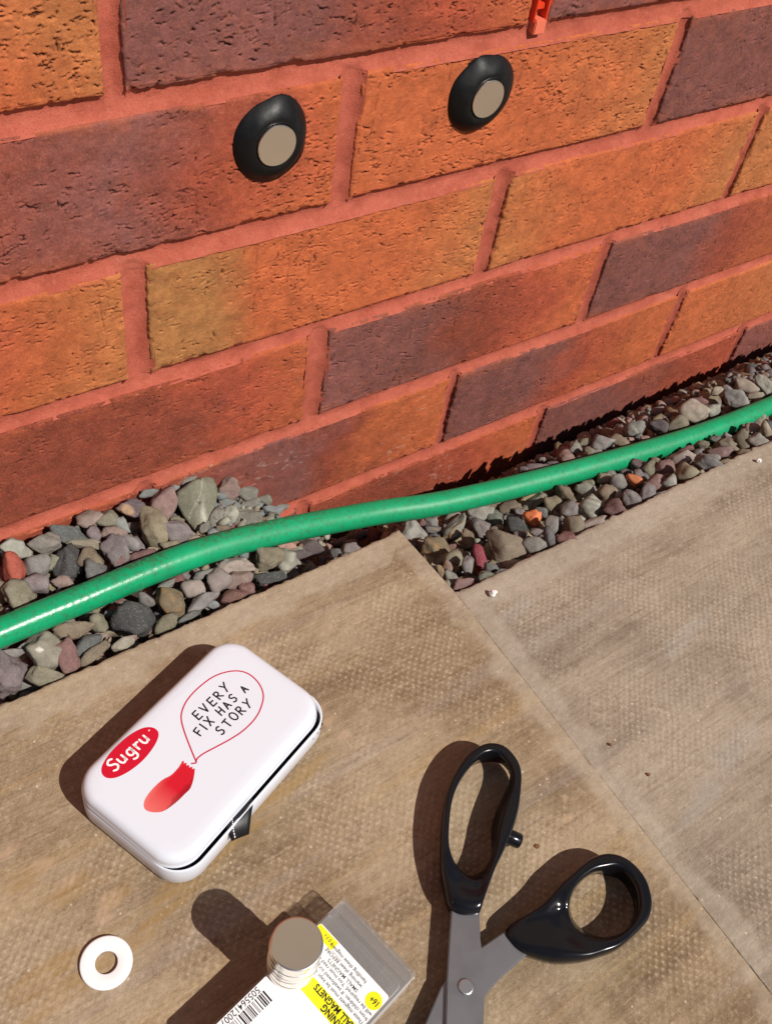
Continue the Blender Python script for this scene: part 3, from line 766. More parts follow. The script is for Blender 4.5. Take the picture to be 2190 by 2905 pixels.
(204.8,-89.3,-37.4,6.8,5.3,3.7,0.744,0.354,-0.097,-0.558,'dgn',0.2,'dark greenish angular small stone above the big smooth brown stone'),
(215.9,-85.9,-36.3,7.4,4.2,2.9,0.921,0.26,-0.268,-0.11,'br',0.7,'brown long rounded pebble left of the sandy yellow pebble'),
(204.2,-105.4,-27,6.1,5.9,4.1,0.506,0.366,0.021,-0.781,'dk',0.2,'charcoal angular small stone left of the lower orange chip'),
(215.1,-108.8,-23.9,6.3,5.7,4,0.86,0.313,-0.201,-0.351,'or',0.3,'lower orange brick coloured chip, left of the maroon block, in the right hand gravel'),
(174.5,-97.1,-33.7,6.9,4.4,3.1,0.581,0.353,0.007,-0.733,'br',0.3,'brown uneven small stone above the crimson oblong stone'),
(177.7,-124.6,-13.2,14,9.8,6.9,0.746,0.34,-0.102,-0.563,'brn',0.9,'biggest smooth brown stone against the right slab edge'),
(157,-122.1,-15,7.9,3.9,2.7,0.501,0.344,0.037,-0.793,'crm',0.1,'crimson rough oblong stone left of the big smooth brown stone'),
(149.5,-110.6,-22.3,7,6.3,4.4,0.519,0.341,0.041,-0.783,'ol',0.5,'olive grey uneven small stone left of the crimson oblong stone'),
(146.5,-124.2,-13.3,5.8,3.6,2.5,0.517,0.339,0.034,-0.785,'pu',0.9,'purplish grey rounded pebble below left of the crimson oblong stone'),
(139.3,-114.6,-19.4,3.3,2.8,2,0.65,0.338,-0.016,-0.681,'pk',0.4,'pinkish brown uneven small stone below right of the big rusty olive stone'),
(133.5,-116.2,-18.2,3.6,1.8,1.3,0.556,0.334,0.03,-0.76,'br',0.3,'brown long uneven small stone below the big rusty olive stone'),
(133,-110.9,-21.5,3.3,2.1,1.5,0.59,0.335,0.018,-0.734,'gr',0.3,'mid grey uneven small stone below the big rusty olive stone'),
(131.7,-128.3,-10.4,5.2,4.3,3,0.845,0.306,-0.134,-0.418,'gr',0.3,'mid grey uneven small stone below left of the crimson oblong stone'),
(130.3,-136.9,-5.6,6.3,3.5,2.5,0.941,0.227,-0.242,-0.065,'rdp',0.2,'reddish purple long angular small stone below left of the crimson oblong stone'),
(125.1,-132,-8.4,3.5,2.4,1.7,0.589,0.33,0.01,-0.738,'ol',0.4,'olive grey uneven small stone below left of the crimson oblong stone'),
(145.9,-139,-4.3,5,4.2,2.9,0.934,0.236,-0.244,-0.109,'dgn',0.2,'dark greenish angular small stone below the crimson oblong stone'),
(154.5,-133.9,-7.4,4.6,2.6,1.8,0.838,0.309,-0.151,-0.423,'dg',0.2,'dark grey long angular small stone below right of the crimson oblong stone, the nearer'),
(155.6,-141.1,-3.8,4.5,2.1,1.5,0.936,0.223,-0.261,-0.07,'dg',0.2,'dark grey long angular small stone below right of the crimson oblong stone, the farther'),
(196.1,-117.2,-19.1,4.3,2.2,1.6,0.864,0.307,-0.194,-0.35,'pu',0.3,'purplish grey long uneven small stone above right of the big smooth brown stone'),
(202.9,-121.2,-16.1,4.1,2.5,1.8,0.889,0.288,-0.227,-0.274,'pu',0.3,'purplish grey uneven small stone below the lower orange chip'),
(187.4,-133.2,-7.3,7.4,6.6,4.6,0.789,0.331,-0.142,-0.498,'gr',0.2,'mid grey angular small stone right of the big smooth brown stone'),
(197,-96.9,-33.8,3.9,2.3,1.6,0.865,0.313,-0.184,-0.346,'tn',0.3,'tan uneven small stone above left of the big smooth brown stone'),
(159.1,-110.8,-23.1,2.2,2,1.4,0.899,0.287,-0.194,-0.266,'gr',0.6,'mid grey uneven small stone above left of the crimson oblong stone'),
(160.4,-95.2,-34.1,2.8,1.7,1.2,0.9,0.293,-0.188,-0.263,'rd2',0.4,'maroon uneven small stone right of the big rusty olive stone'),
(175.3,-104.9,-28.2,1.9,1.7,1.2,0.896,0.291,-0.202,-0.267,'dg',0.4,'dark grey uneven small stone above the crimson oblong stone'),
(212.9,-78.4,-38.1,5.2,2.4,1.7,0.908,0.286,-0.24,-0.188,'br',0.4,'brown long uneven small stone left of the sandy yellow pebble'),
(218.2,-93.9,-33.9,4,2.9,2,0.888,0.299,-0.222,-0.271,'pu',0.3,'purplish grey uneven small stone above left of the lower orange chip'),
(210.3,-93,-35.3,3.4,2.9,2,0.889,0.298,-0.217,-0.27,'gr',0.3,'mid grey uneven small stone left of the lower orange chip'),
(232.5,-86.7,-34.4,9.2,3.7,2.6,0.922,0.247,-0.289,-0.072,'snd',0.8,'sandy yellow long pebble tucked under the hose'),
(232.2,-91.9,-33.3,9.7,4.4,3.1,0.924,0.204,-0.32,0.049,'ol',0.8,'olive grey long rounded pebble below right of the sandy yellow pebble'),
(234.7,-104.4,-25.2,6.5,6.1,4.3,0.78,0.349,-0.151,-0.497,'olb',0.1,'tawny olive angular small stone above right of the lower orange chip'),
(227.4,-103.2,-26.8,4.5,3.9,2.7,0.885,0.297,-0.232,-0.274,'dg',0.3,'dark grey uneven small stone above right of the lower orange chip'),
(236.5,-115,-18.6,6.3,4.6,3.2,0.921,0.233,-0.302,-0.078,'pu',0.2,'purplish grey angular small stone left of the pale striped pebble'),
(252.4,-99.7,-26.9,7.2,6.1,4.3,0.495,0.388,0.006,-0.777,'br',0.2,'brown angular small stone above left of the pale striped pebble'),
(262.6,-103.9,-24.2,7,5.4,3.7,0.813,0.341,-0.195,-0.43,'lg',0.2,'pale grey green angular small stone above the pale striped pebble'),
(272.9,-100.2,-26.2,5,4.6,3.2,0.874,0.303,-0.256,-0.28,'ol',0.4,'olive grey uneven small stone above the pale striped pebble'),
(247.6,-122.9,-13.5,9.3,7.1,4.9,0.833,0.323,-0.212,-0.395,'str',0.9,'pale grey green striped round pebble in the right hand gravel'),
(222.6,-134.1,-6.8,8,6.6,4.6,0.354,0.371,0.061,-0.856,'ol',0.8,'olive grey rounded pebble below left of the pale striped pebble'),
(215.9,-122.8,-14.3,5.7,5.1,3.5,0.499,0.373,0.006,-0.782,'gr',0.8,'mid grey rounded pebble right of the lower orange chip'),
(199,-136.6,-5.6,7.7,3.9,2.7,0.487,0.365,0.011,-0.794,'dg',0.3,'dark grey long uneven small stone below right of the lower orange chip'),
(207.7,-140.9,-3.4,5.2,4.9,3.4,0.886,0.281,-0.24,-0.279,'rdd',0.3,'dark red uneven small stone below right of the lower orange chip'),
(232.5,-139.5,-4.1,8,3.7,2.6,0.922,0.216,-0.314,-0.065,'pkg',0.2,'pinkish grey long angular small stone below the pale striped pebble'),
(268.2,-116.9,-16.5,7.7,6.8,4.7,0.613,0.388,-0.077,-0.684,'brn',0.8,'smooth brown rounded pebble above left of the maroon block'),
(254.1,-135.6,-6,6.5,6.1,4.3,0.876,0.288,-0.263,-0.284,'rd2',0.1,'maroon squarish stone at the right slab edge'),
(286.7,-110.8,-20.1,5.6,4.8,3.4,0.907,0.248,-0.317,-0.124,'gr',0.9,'mid grey rounded pebble left of the upper orange chip'),
(299.4,-105.4,-23.2,4.7,3.5,2.4,0.868,0.303,-0.272,-0.285,'dg',0.4,'dark grey uneven small stone above left of the upper orange chip'),
(291.9,-100.2,-26.1,3.6,2.9,2,0.87,0.304,-0.265,-0.283,'gr',0.4,'mid grey uneven small stone left of the upper orange chip'),
(273.4,-132.4,-7.8,9,5.2,3.7,0.62,0.387,-0.095,-0.676,'gr',0.9,'slate grey long smooth pebble leaning by the right slab edge'),
(270.2,-125.9,-11.9,3.8,2.5,1.8,0.485,0.396,-0.016,-0.779,'gr',0.3,'mid grey uneven small stone left of the long grey pebble'),
(293.6,-118.7,-15.9,5.9,3.5,2.4,0.783,0.351,-0.202,-0.472,'or',0.2,'upper orange brick coloured chip, close under the hose, in the right hand gravel'),
(300.2,-116.8,-16.7,4.7,3.4,2.4,0.713,0.377,-0.156,-0.57,'pu',0.3,'purplish grey uneven small stone above right of the upper orange chip'),
(281.8,-136.3,-5.7,6.3,4.9,3.4,0.895,0.109,-0.387,0.193,'pu',0.1,'purplish grey angular small stone right of the long grey pebble'),
(284.6,-101.7,-25.4,4.3,3.6,2.5,0.872,0.303,-0.263,-0.282,'tn',0.4,'tan uneven small stone left of the upper orange chip'),
(260.8,-141.6,-4.1,3.3,1.4,1,0.874,0.286,-0.269,-0.286,'dg',0.3,'dark grey long uneven small stone below the long grey pebble'),
(313.1,-106.1,-22.8,5.9,4.1,2.8,0.8,0.349,-0.22,-0.436,'du',0.1,'dark purple angular small stone above the upper orange chip'),
(315.2,-112.8,-19.1,5.3,4.2,2.9,0.89,0.116,-0.397,0.192,'ol',0.8,'olive grey rounded pebble above right of the upper orange chip'),
(320.8,-118.8,-15.7,6.2,5.1,3.5,0.908,0.212,-0.358,-0.049,'pk2',0.9,'dusky pink rounded pebble right of the upper orange chip'),
(298.8,-129.7,-9.4,6,5.7,4,0.866,0.294,-0.283,-0.289,'pk2',0.5,'dusky pink uneven small stone right of the upper orange chip'),
(305.2,-136.3,-5.7,5.4,5.2,3.7,0.864,0.292,-0.289,-0.292,'lg',0.3,'pale grey green uneven small stone right of the upper orange chip'),
(338.6,-118.2,-15.9,8.8,5.5,3.9,0.881,0.274,-0.322,-0.213,'pkg',0.8,'pinkish grey rounded pebble below the large pale tan stone'),
(322.4,-136.8,-5.4,8,6.2,4.3,0.829,0.32,-0.27,-0.371,'olb',0.5,'tawny olive uneven small stone right of the upper orange chip'),
(353.5,-110.9,-20.3,4.9,2.1,1.5,0.894,0.246,-0.349,-0.133,'rd2',0.3,'maroon long uneven small stone below the large pale tan stone'),
(366.1,-115.1,-17.8,6.1,3.6,2.5,0.892,0.244,-0.356,-0.135,'ol',0.4,'olive grey uneven small stone below the large pale tan stone'),
(354.5,-119.2,-15.6,3.5,2.9,2.1,0.854,0.303,-0.303,-0.295,'pu',0.4,'purplish grey uneven small stone below the large pale tan stone'),
(340.7,-136.2,-5.8,9.2,5.7,4,0.788,0.346,-0.247,-0.446,'gr',0.3,'mid grey uneven small stone below the large pale tan stone'),
(350.6,-132.7,-7.9,5.9,3.4,2.4,0.853,0.298,-0.308,-0.297,'gr',0.4,'mid grey long uneven small stone below the large pale tan stone'),
(364,-129.3,-9.8,7.5,4.3,3,0.783,0.352,-0.253,-0.447,'rdp',0.1,'reddish purple long angular small stone below right of the large pale tan stone'),
(374.1,-125.8,-11.7,8.4,4.7,3.3,0.811,0.335,-0.279,-0.39,'ol',0.3,'olive grey long uneven small stone below right of the large pale tan stone'),
(350.7,-141.6,-3.7,5.8,2.8,2,0.898,0.215,-0.371,-0.096,'tn',0.2,'tan long angular small stone below right of the large pale tan stone'),
(386.4,-129.6,-9.6,6.6,5.6,3.9,0.635,0.41,-0.161,-0.634,'ol',0.9,'olive grey rounded pebble below right of the large pale tan stone'),
(372.3,-141.6,-3.9,5.1,2.7,1.9,0.833,0.311,-0.307,-0.34,'br',0.7,'brown long rounded pebble below right of the large pale tan stone'),
(391.7,-137,-5.3,6.9,5.8,4,0.577,0.423,-0.132,-0.686,'lg',0.1,'pale grey green angular small stone right of the large pale tan stone'),
(410,-120.3,-14.8,8,3.6,2.6,0.876,0.258,-0.365,-0.182,'pkg',0.6,'pinkish grey long uneven small stone right of the large pale tan stone'),
(410.4,-130.7,-9.1,7.3,3.4,2.4,0.486,0.441,-0.08,-0.75,'tn',0.5,'tan long uneven small stone right of the large pale tan stone, the farther'),
(419.7,-127.6,-10.9,3.8,3.6,2.5,0.839,0.305,-0.333,-0.304,'dg',0.4,'dark grey uneven small stone right of the large pale tan stone'),
(396.8,-142.8,-4,4.2,2.1,1.5,0.884,0.231,-0.381,-0.142,'pu',0.3,'purplish grey long uneven small stone right of the large pale tan stone'),
(380.5,-114.3,-18.3,4.3,2.2,1.5,0.882,0.261,-0.351,-0.177,'gr',0.4,'mid grey long uneven small stone below right of the large pale tan stone'),
(389.3,-115.7,-17.5,3.1,3,2.1,0.847,0.307,-0.316,-0.298,'gr',0.4,'mid grey uneven small stone below right of the large pale tan stone'),
(289.9,-141.2,-3.9,4.5,2.3,1.6,0.89,0.262,-0.309,-0.211,'gr',0.3,'mid grey long uneven small stone right of the upper orange chip'),
(328.9,-140.8,-3.9,2.4,2.2,1.6,0.858,0.293,-0.302,-0.295,'tn',0.3,'tan uneven small stone below the large pale tan stone'),
(328.8,-105.5,-23.2,3.1,2.1,1.5,0.861,0.305,-0.285,-0.289,'ol',0.4,'olive grey uneven small stone above right of the upper orange chip'),
(401.5,-76.7,-32.7,10.7,8.2,5.8,0.8,0.36,-0.258,-0.404,'tn2',0.8,'large pale tan stone between the hose and the wall at right'),
(381.9,-80.5,-32.4,7.6,4.4,3.1,0.89,0.26,-0.35,-0.132,'ol',0.3,'olive grey long uneven small stone below left of the large pale tan stone'),
(417.6,-68.9,-35.4,6.3,3.2,2.3,0.815,0.352,-0.277,-0.368,'rd2',0.5,'maroon long uneven small stone above right of the large pale tan stone'),
(415.6,-83.4,-31.9,5.6,4.8,3.4,0.868,0.29,-0.34,-0.217,'lg',0.4,'pale grey green uneven small stone right of the large pale tan stone, the nearer'),
(441.2,-82.6,-31.6,9.2,7,4.9,0.809,0.35,-0.29,-0.374,'gr',0.1,'mid grey angular small stone right of the large pale tan stone'),
(451.1,-69.2,-35.3,4.1,3.3,2.3,0.838,0.328,-0.319,-0.298,'pu',0.4,'purplish grey uneven small stone above right of the large pale tan stone, the nearer'),
(463.1,-76.8,-32.8,9.3,5.3,3.7,0.747,0.39,-0.246,-0.479,'tn',0.9,'tan long rounded pebble right of the large pale tan stone'),
(478,-81.8,-31.9,8.5,5.9,4.2,0.504,0.457,-0.084,-0.728,'lg',0.5,'pale grey green uneven small stone right of the large pale tan stone, the farther'),
(459.4,-86.8,-32,6.6,3,2.1,0.849,0.305,-0.343,-0.262,'tn',0.4,'tan long uneven small stone right of the large pale tan stone, the nearer'),
(439.9,-67.3,-36,5.4,3.6,2.5,0.88,0.265,-0.369,-0.137,'tn',0.5,'tan uneven small stone above right of the large pale tan stone'),
(473.4,-68.9,-35.3,4.8,3.3,2.3,0.834,0.329,-0.327,-0.3,'pkg',0.5,'pinkish grey uneven small stone above right of the large pale tan stone'),
(492.6,-72.2,-34.3,3.5,2.4,1.7,0.83,0.329,-0.334,-0.303,'pk',0.3,'pinkish brown uneven small stone right of the large pale tan stone'),
(498.1,-71.9,-34.3,4.2,4,2.8,0.829,0.329,-0.336,-0.303,'pu',0.4,'purplish grey uneven small stone above right of the large pale tan stone, the farther'),
(487.9,-81,-32.4,4.3,2.8,2,0.485,0.461,-0.075,-0.739,'tn',0.5,'tan uneven small stone right of the large pale tan stone'),
(365.7,-77.1,-32.8,7.1,4.6,3.3,0.782,0.37,-0.222,-0.449,'du',0.1,'dark purple angular small stone left of the large pale tan stone'),
(349.8,-69.4,-35.3,6.2,5.6,3.9,0.858,0.322,-0.28,-0.285,'gr',0.3,'mid grey uneven small stone above the upper orange chip, the farther'),
(347.4,-81,-32.6,3.2,1.6,1.1,0.859,0.317,-0.283,-0.287,'pk',0.4,'pinkish brown long uneven small stone above the upper orange chip'),
(285.3,-66.8,-37.2,6.4,4.8,3.3,0.844,0.339,-0.22,-0.351,'pk2',0.3,'dusky pink uneven small stone above the pale striped pebble'),
(299,-61,-40.6,4.4,4.1,2.9,0.87,0.321,-0.253,-0.276,'gr',0.5,'mid grey uneven small stone above the pale striped pebble'),
(311.2,-59.7,-41.3,6.2,3.4,2.4,0.892,0.293,-0.291,-0.184,'ol',0.6,'olive grey long uneven small stone above left of the upper orange chip'),
(317.3,-66.7,-36.8,7,6,4.2,0.762,0.378,-0.172,-0.496,'gr',0.2,'mid grey angular small stone above left of the upper orange chip'),
(301.6,-72.1,-34.6,3.9,3.6,2.5,0.868,0.317,-0.259,-0.279,'ol',0.5,'olive grey uneven small stone above left of the upper orange chip'),
(307,-74.8,-33.8,3.7,1.9,1.3,0.867,0.317,-0.263,-0.28,'gr',0.4,'mid grey long uneven small stone above left of the upper orange chip'),
(328.9,-75.4,-33.3,7.4,4.9,3.4,0.863,0.318,-0.273,-0.283,'br',0.2,'brown angular small stone above the upper orange chip'),
(346.8,-69.3,-35.4,5.4,4.9,3.5,0.859,0.321,-0.279,-0.284,'gr',0.3,'mid grey uneven small stone above the upper orange chip, the nearer'),
(260.9,-63.7,-39.4,6.6,3.2,2.3,0.898,0.295,-0.262,-0.193,'pu',0.4,'purplish grey long uneven small stone above the sandy yellow pebble'),
(270.5,-66.6,-37.7,4.3,2.1,1.5,0.875,0.317,-0.241,-0.273,'du',0.2,'dark purple long angular small stone above right of the sandy yellow pebble'),
(253.9,-59.4,-42.7,4.3,2.7,1.9,0.88,0.318,-0.23,-0.27,'du',0.2,'dark purple angular small stone above the sandy yellow pebble'),
(245.7,-61.5,-41.8,4.8,1.5,1.1,0.892,0.306,-0.24,-0.23,'dg',0.2,'dark grey long angular small stone above the sandy yellow pebble'),
]
GROUP_G = 'stones of the gravel strip between paving and brick wall'
for n, (x, y, z, a, b, c, qw, qx, qy, qz, key, rnd, lab) in enumerate(STONES):
    if key in ('sl', 'bs', 'slt'): c *= .6; a *= 1.15; b *= 1.2; x += 3 * (b / 10)
    rnd *= .8
    big = max(a, b)
    V, F, U_ = stone_shape(a * 1.22, b * 1.22, c * 1.1, rnd, 500 + n * 7, 4 if big > 8 else 3)
    rng = np.random.default_rng(n)
    base = np.array(SC[key]) * rng.uniform(.9, 1.12) * (1 + rng.normal(0, .03, 3))
    base = (base * .62 + .38 * base.mean() * np.array((1.07, 1.0, .92))) * .95 if key not in ('or', 'rd', 'crm') else base
    C = np.tile(base, (len(V), 1))
    m = vn3(U_ * 1.7 + 20, n + 9)[:, None]
    C *= .85 + .35 * m
    if key == 'wsp': C[((U_ - np.array((-.25, -.1, .9))) ** 2 * np.array((1, 1, .2))).sum(1) < .022] = (.62, .58, .52)
    if key == 'str': C *= (1 + .22 * np.sin(U_[:, 1] * 16 + 3 * m[:, 0]))[:, None]
    if lab.startswith('dark purple stone with'): 
        t_ = np.clip((.5 - np.linalg.norm((U_ - np.array((-.3, -.2, .6))) * np.array((1, .8, .4)), axis=1)) * 6 + 2 * (m[:, 0] - .5), 0, 1)[:, None]
        C = C * (1 - t_) + np.array((.42, .27, .17)) * t_
    if 'rusty' in lab.split('beside')[0] or key == 'mu':
        t_ = (np.clip((vn3(U_ * 3 + 7, 77) - .52) * 5, 0, 1) * (np.abs(U_[:, 1] + .1) < .5))[:, None] * .7
        C = C * (1 - t_) + np.array((.34, .165, .045)) * t_
    o = mesh_np('shard' if key in ('sl', 'bs', 'slt') else ('pebble' if rnd >= .7 else 'stone'), V, F, M_STONE, None, rnd > .12 or True, np.clip(C, .01, .8))
    o.location = (x * MM, y * MM, z * MM)
    o.rotation_mode = 'QUATERNION'; o.rotation_quaternion = Quaternion((qw, qx, qy, qz))
    tag(o, lab, 'stone', GROUP_G)

# the big cracked slate leaning against the wall
def big_slate():
    OUT = np.array([(17.2, -3.9, -.1), (28.5, -.8, .8), (36.3, -.7, .6), (42.4, -.9, -3.7), (43.8, -2.2, -13), (35.3, -18.2, -6.3), (29, -25.5, -4.6), (23.1, -30.7, -3.5), (16.6, -37.1, -3), (14, -33.8, -2.1), (12.4, -22.3, -.5), (13.1, -11.2, .5)])
    cen = OUT.mean(0)
    Nn = np.array([-.25, -.62, .74]); Nn /= np.linalg.norm(Nn)
    nA, nR = 72, 16
    seg = np.linspace(0, len(OUT), nA, endpoint=False)
    ip = np.floor(seg).astype(int); fr = (seg - ip)[:, None]
    E = OUT[ip % 12] * (1 - fr) + OUT[(ip + 1) % 12] * fr
    E = E - ((E - cen) @ Nn)[:, None] * Nn * .75
    V, C = [], []
    ra, rb = OUT[1], OUT[8]
    ax = (rb - ra) / np.linalg.norm(rb - ra)
    side = np.cross(Nn, ax)
    rad = [1.0] * 3 + list(np.linspace(.97, 0.02, nR - 3))
    lift = [-9, -4, 1.5] + [3 + 2.5 * (1 - r_) ** .7 for r_ in rad[3:]]
    for r_, l_ in zip(rad, lift):
        P_ = cen + (E - cen) * r_
        q = (P_ - cen) @ side; w = (P_ - cen) @ ax
        ridge = -.32 * np.abs(q + 3) * (l_ > 1)
        step = np.where(w < -13 + .25 * q, -2.6, 0) * (l_ > 1)
        P_ = P_ + Nn * (l_ + ridge + step + 1.0 * (fbm2(q / 4 + 30, w / 6 + 30, 5, 3) - .5))[:, None] + Nn * 3
        V.append(P_)
        vein = np.clip(1.0 - np.abs(q - 1.5 - .05 * w + 1.2 * np.sin(w / 5)) / (1.2 + .14 * np.maximum(w, 0)), 0, 1) * np.clip((w + 6) / 12, 0, 1)
        thin = np.clip(1 - np.abs(q + .45 * w + 2 + .8 * np.sin(w / 3)) / .5, 0, 1) * .6
        v_ = np.clip(vein * (.35 + fbm2(q / 2 + 9, w / 2 + 9, 8, 3)) + thin, 0, 1)[:, None]
        brown = (np.clip((-w - 11) / 4, 0, 1) * .8)[:, None]
        c0 = np.array((.175, .172, .125)) * (1 - brown) + np.array((.17, .13, .075)) * brown
        C.append(c0 * (1 - v_) + np.array((.42, .41, .34)) * v_)
    V = np.array(V); F = grid_faces(len(rad), nA, False, True)
    n = len(rad) * nA
    VV = np.concatenate([V.reshape(-1, 3), [V[-1].mean(0), V[0].mean(0)]])
    F4 = [tuple(f) for f in F] + [((len(rad) - 1) * nA + j, (len(rad) - 1) * nA + (j + 1) % nA, n) for j in range(nA)] + [((j + 1) % nA, j, n + 1) for j in range(nA)]
    CC = np.concatenate([np.array(C).reshape(-1, 3), [C[-1][0], C[0][0]]])
    o = mesh_np('slate', VV - cen, F4, M_STONE, None, True, CC)
    o.location = tuple(cen * MM)
    tag(o, 'big cracked olive grey slate with a pale vein, leaning on the wall', 'stone', GROUP_G)
big_slate()

def filler():
    rng = np.random.default_rng(42)
    V, F, C, n0 = [], [], [], 0
    keys = ['gr', 'pu', 'ol', 'dg', 'br', 'lg', 'pk', 'tn', 'pkg', 'rd2', 'sp']
    pts = []
    for x in np.arange(-235, 720, 10.5):
        y0 = -88 if x < 116 else -140
        for y in np.arange(y0 + 3, -2 if x < 110 else -13, 9.5):
            pts.append((x + rng.uniform(-6, 6), min(y + rng.uniform(-6, 6), -5), rng.uniform(5.5, 9.5), 13.0))
    for _ in range(110):                    # slate crumbs and chips on the left heap
        x = rng.normal(62, 22); y = rng.uniform(-62, -3)
        pts.append((x, y, rng.uniform(1.5, 3.8), -1.0))
    for _ in range(900):
        x = rng.uniform(-230, 700); y0 = -86 if x < 116 else -138
        pts.append((x, rng.uniform(y0, -4), rng.uniform(1.5, 4.0), 4.5))
    for n, (x, y, s_, dz) in enumerate(pts):
        if x > 110 and y > -42 and dz > 8: s_ = min(s_, 5.6); dz = 8.5
        crumb = s_ < 4.2
        v, f, u = stone_shape(s_ * rng.uniform(.9, 1.4), s_ * rng.uniform(.7, 1.05), s_ * rng.uniform(.5, .8), .1 if crumb else rng.uniform(.15, .9), 9000 + n, 2 if not crumb else 1)
        q = Quaternion(rng.normal(size=4)); q.normalize()
        v = v @ np.array(q.to_matrix()).T
        zz = float(surf(x, y)) - dz
        V.append(v + np.array((x, y, zz))); F.append(f + n0); n0 += len(v)
        if dz < 0: k_ = rng.choice(['sl', 'bs', 'sl', 'slt', 'br'])
        else: k_ = rng.choice(keys)
        C.append(np.tile(np.array(SC[k_]) * rng.uniform(.75, 1.1), (len(v), 1)))
    o = mesh_np('gravel', np.concatenate(V), np.concatenate(F), M_STONE, None, True, np.concatenate(C))
    tag(o, 'small grey and brown gravel and slate crumbs under the bigger stones', 'gravel', None, 'stuff')
filler()

# ------------------------------------------------------------------ garden hose
def hose():
    P_ = np.array([(-250, -66, 14), (-165, -61, 12.5), (-104.5, -58.2, 11.0), (-68, -56.9, 9.6), (14.2, -53.4, 3.0), (120.2, -59.1, -18.0), (168.0, -69.9, -22.0), (261.7, -85.6, -25.0), (384.0, -100.7, -27.0), (461.5, -103.2, -29.0), (620, -104, -33), (800, -108, -34)])
    pts = []
    for i in range(1, len(P_) - 2):
        p0, p1, p2, p3 = P_[i - 1:i + 3]
        # centripetal Catmull-Rom
        t0 = 0; t1 = t0 + np.linalg.norm(p1 - p0) ** .5; t2 = t1 + np.linalg.norm(p2 - p1) ** .5; t3 = t2 + np.linalg.norm(p3 - p2) ** .5
        n = max(4, int(np.linalg.norm(p2 - p1) / 1.2))
        for t in np.linspace(t1, t2, n, endpoint=False):
            A1 = (t1 - t) / (t1 - t0) * p0 + (t - t0) / (t1 - t0) * p1; A2 = (t2 - t) / (t2 - t1) * p1 + (t - t1) / (t2 - t1) * p2; A3 = (t3 - t) / (t3 - t2) * p2 + (t - t2) / (t3 - t2) * p3
            B1 = (t2 - t) / (t2 - t0) * A1 + (t - t0) / (t2 - t0) * A2; B2 = (t3 - t) / (t3 - t1) * A2 + (t - t1) / (t3 - t1) * A3
            pts.append((t2 - t) / (t2 - t1) * B1 + (t - t1) / (t2 - t1) * B2)
    pts = np.array(pts)
    for _ in range(30): pts[1:-1] = .5 * pts[1:-1] + .25 * (pts[:-2] + pts[2:])
    T = np.gradient(pts, axis=0); T /= np.linalg.norm(T, axis=1)[:, None]
    up = np.array([0, 0, 1.0]); S = np.cross(T, up); S /= np.linalg.norm(S, axis=1)[:, None]; Un = np.cross(S, T)
    s_ = np.concatenate([[0], np.cumsum(np.linalg.norm(np.diff(pts, axis=0), axis=1))])
    m = 40; th = np.linspace(0, 2 * np.pi, m, endpoint=False)
    TH, SS = np.meshgrid(th, s_)
    rr = 7.75 + (.05 * np.sin(SS * 2 * np.pi / 4.4 + TH * 3) + .05 * np.sin(SS * 2 * np.pi / 4.4 - TH * 3)) * np.clip(fbm2(SS / 16, TH * 1.5, 6, 3) * 2.2 - .4, 0, 1) * np.clip((30 - pts[:, 0]) / 60, 0.1, 1)[:, None] + .10 * (fbm2(SS / 9, TH * 2, 3, 3) - .5)
    V = pts[:, None] + S[:, None] * (np.cos(TH) * rr)[..., None] + Un[:, None] * (np.sin(TH) * rr)[..., None]
    t = NT('green_hose_plastic'); p = t.pos()
    n1 = t.noise(p, 130, 6, .7); n2 = t.noise(p, 28, 4, .6); n3 = t.noise(t.pos((6, 60, 60)), 4, 5, .7)
    c = t.mix(t.ramp(t.noise(p, 60, 3), .3, .7), (.0015, .265, .108), (.0025, .31, .13))
    n6 = t.noise(p, 420, 5, .75)
    scuff = t.math('MULTIPLY', t.ramp(n6, .47, .53), t.math('MULTIPLY', t.ramp(n2, .34, .50), t.attr('wear', 'Fac')))
    c = t.mix(t.math('MULTIPLY', scuff, .9), c, (.05, .075, .04))
    c = t.mix(t.ramp(t.noise(p, 420, 4, .7), .57, .67, 0, .6), c, (.03, .13, .06))
    # soil film low on the flanks
    at = t.attr('low', 'Fac')
    c = t.mix(t.math('MULTIPLY', at, t.ramp(n1, .3, .65, .2, .95)), c, (.16, .095, .05))
    b = t.bump(t.noise(p, 300, 4, .6), .35, .3)
    b = t.bump(t.noise(p, 1200, 3, .6), .3, .12, b)
    t.set(color=c, rough=t.ramp(t.attr('gloss', 'Fac'), 0, 1, .46, .27), spec=.38, normal=b)
    low = np.clip((-.35 - np.sin(TH)) * 2.2, 0, 1)
    n = V.shape[0] * m
    VV = V.reshape(-1, 3)
    o0 = pts[len(pts) // 2]
    o = mesh_np('garden_hose', VV - o0, grid_faces(V.shape[0], m, False, True), t.m, None, True, None, dict(low=low.ravel(), gloss=np.repeat(np.clip((20 - pts[:, 0]) / 70, 0, 1), m), wear=(np.exp(-((pts[:, 0] - 10) / 60) ** 2)[:, None] * np.exp(-((TH - 2.2) / .75) ** 2) + .25).ravel().clip(0, 1)))
    o.location = tuple(o0 * MM)
    tag(o, 'green garden hose lying over the gravel along the foot of the brick wall', 'hose')
hose()

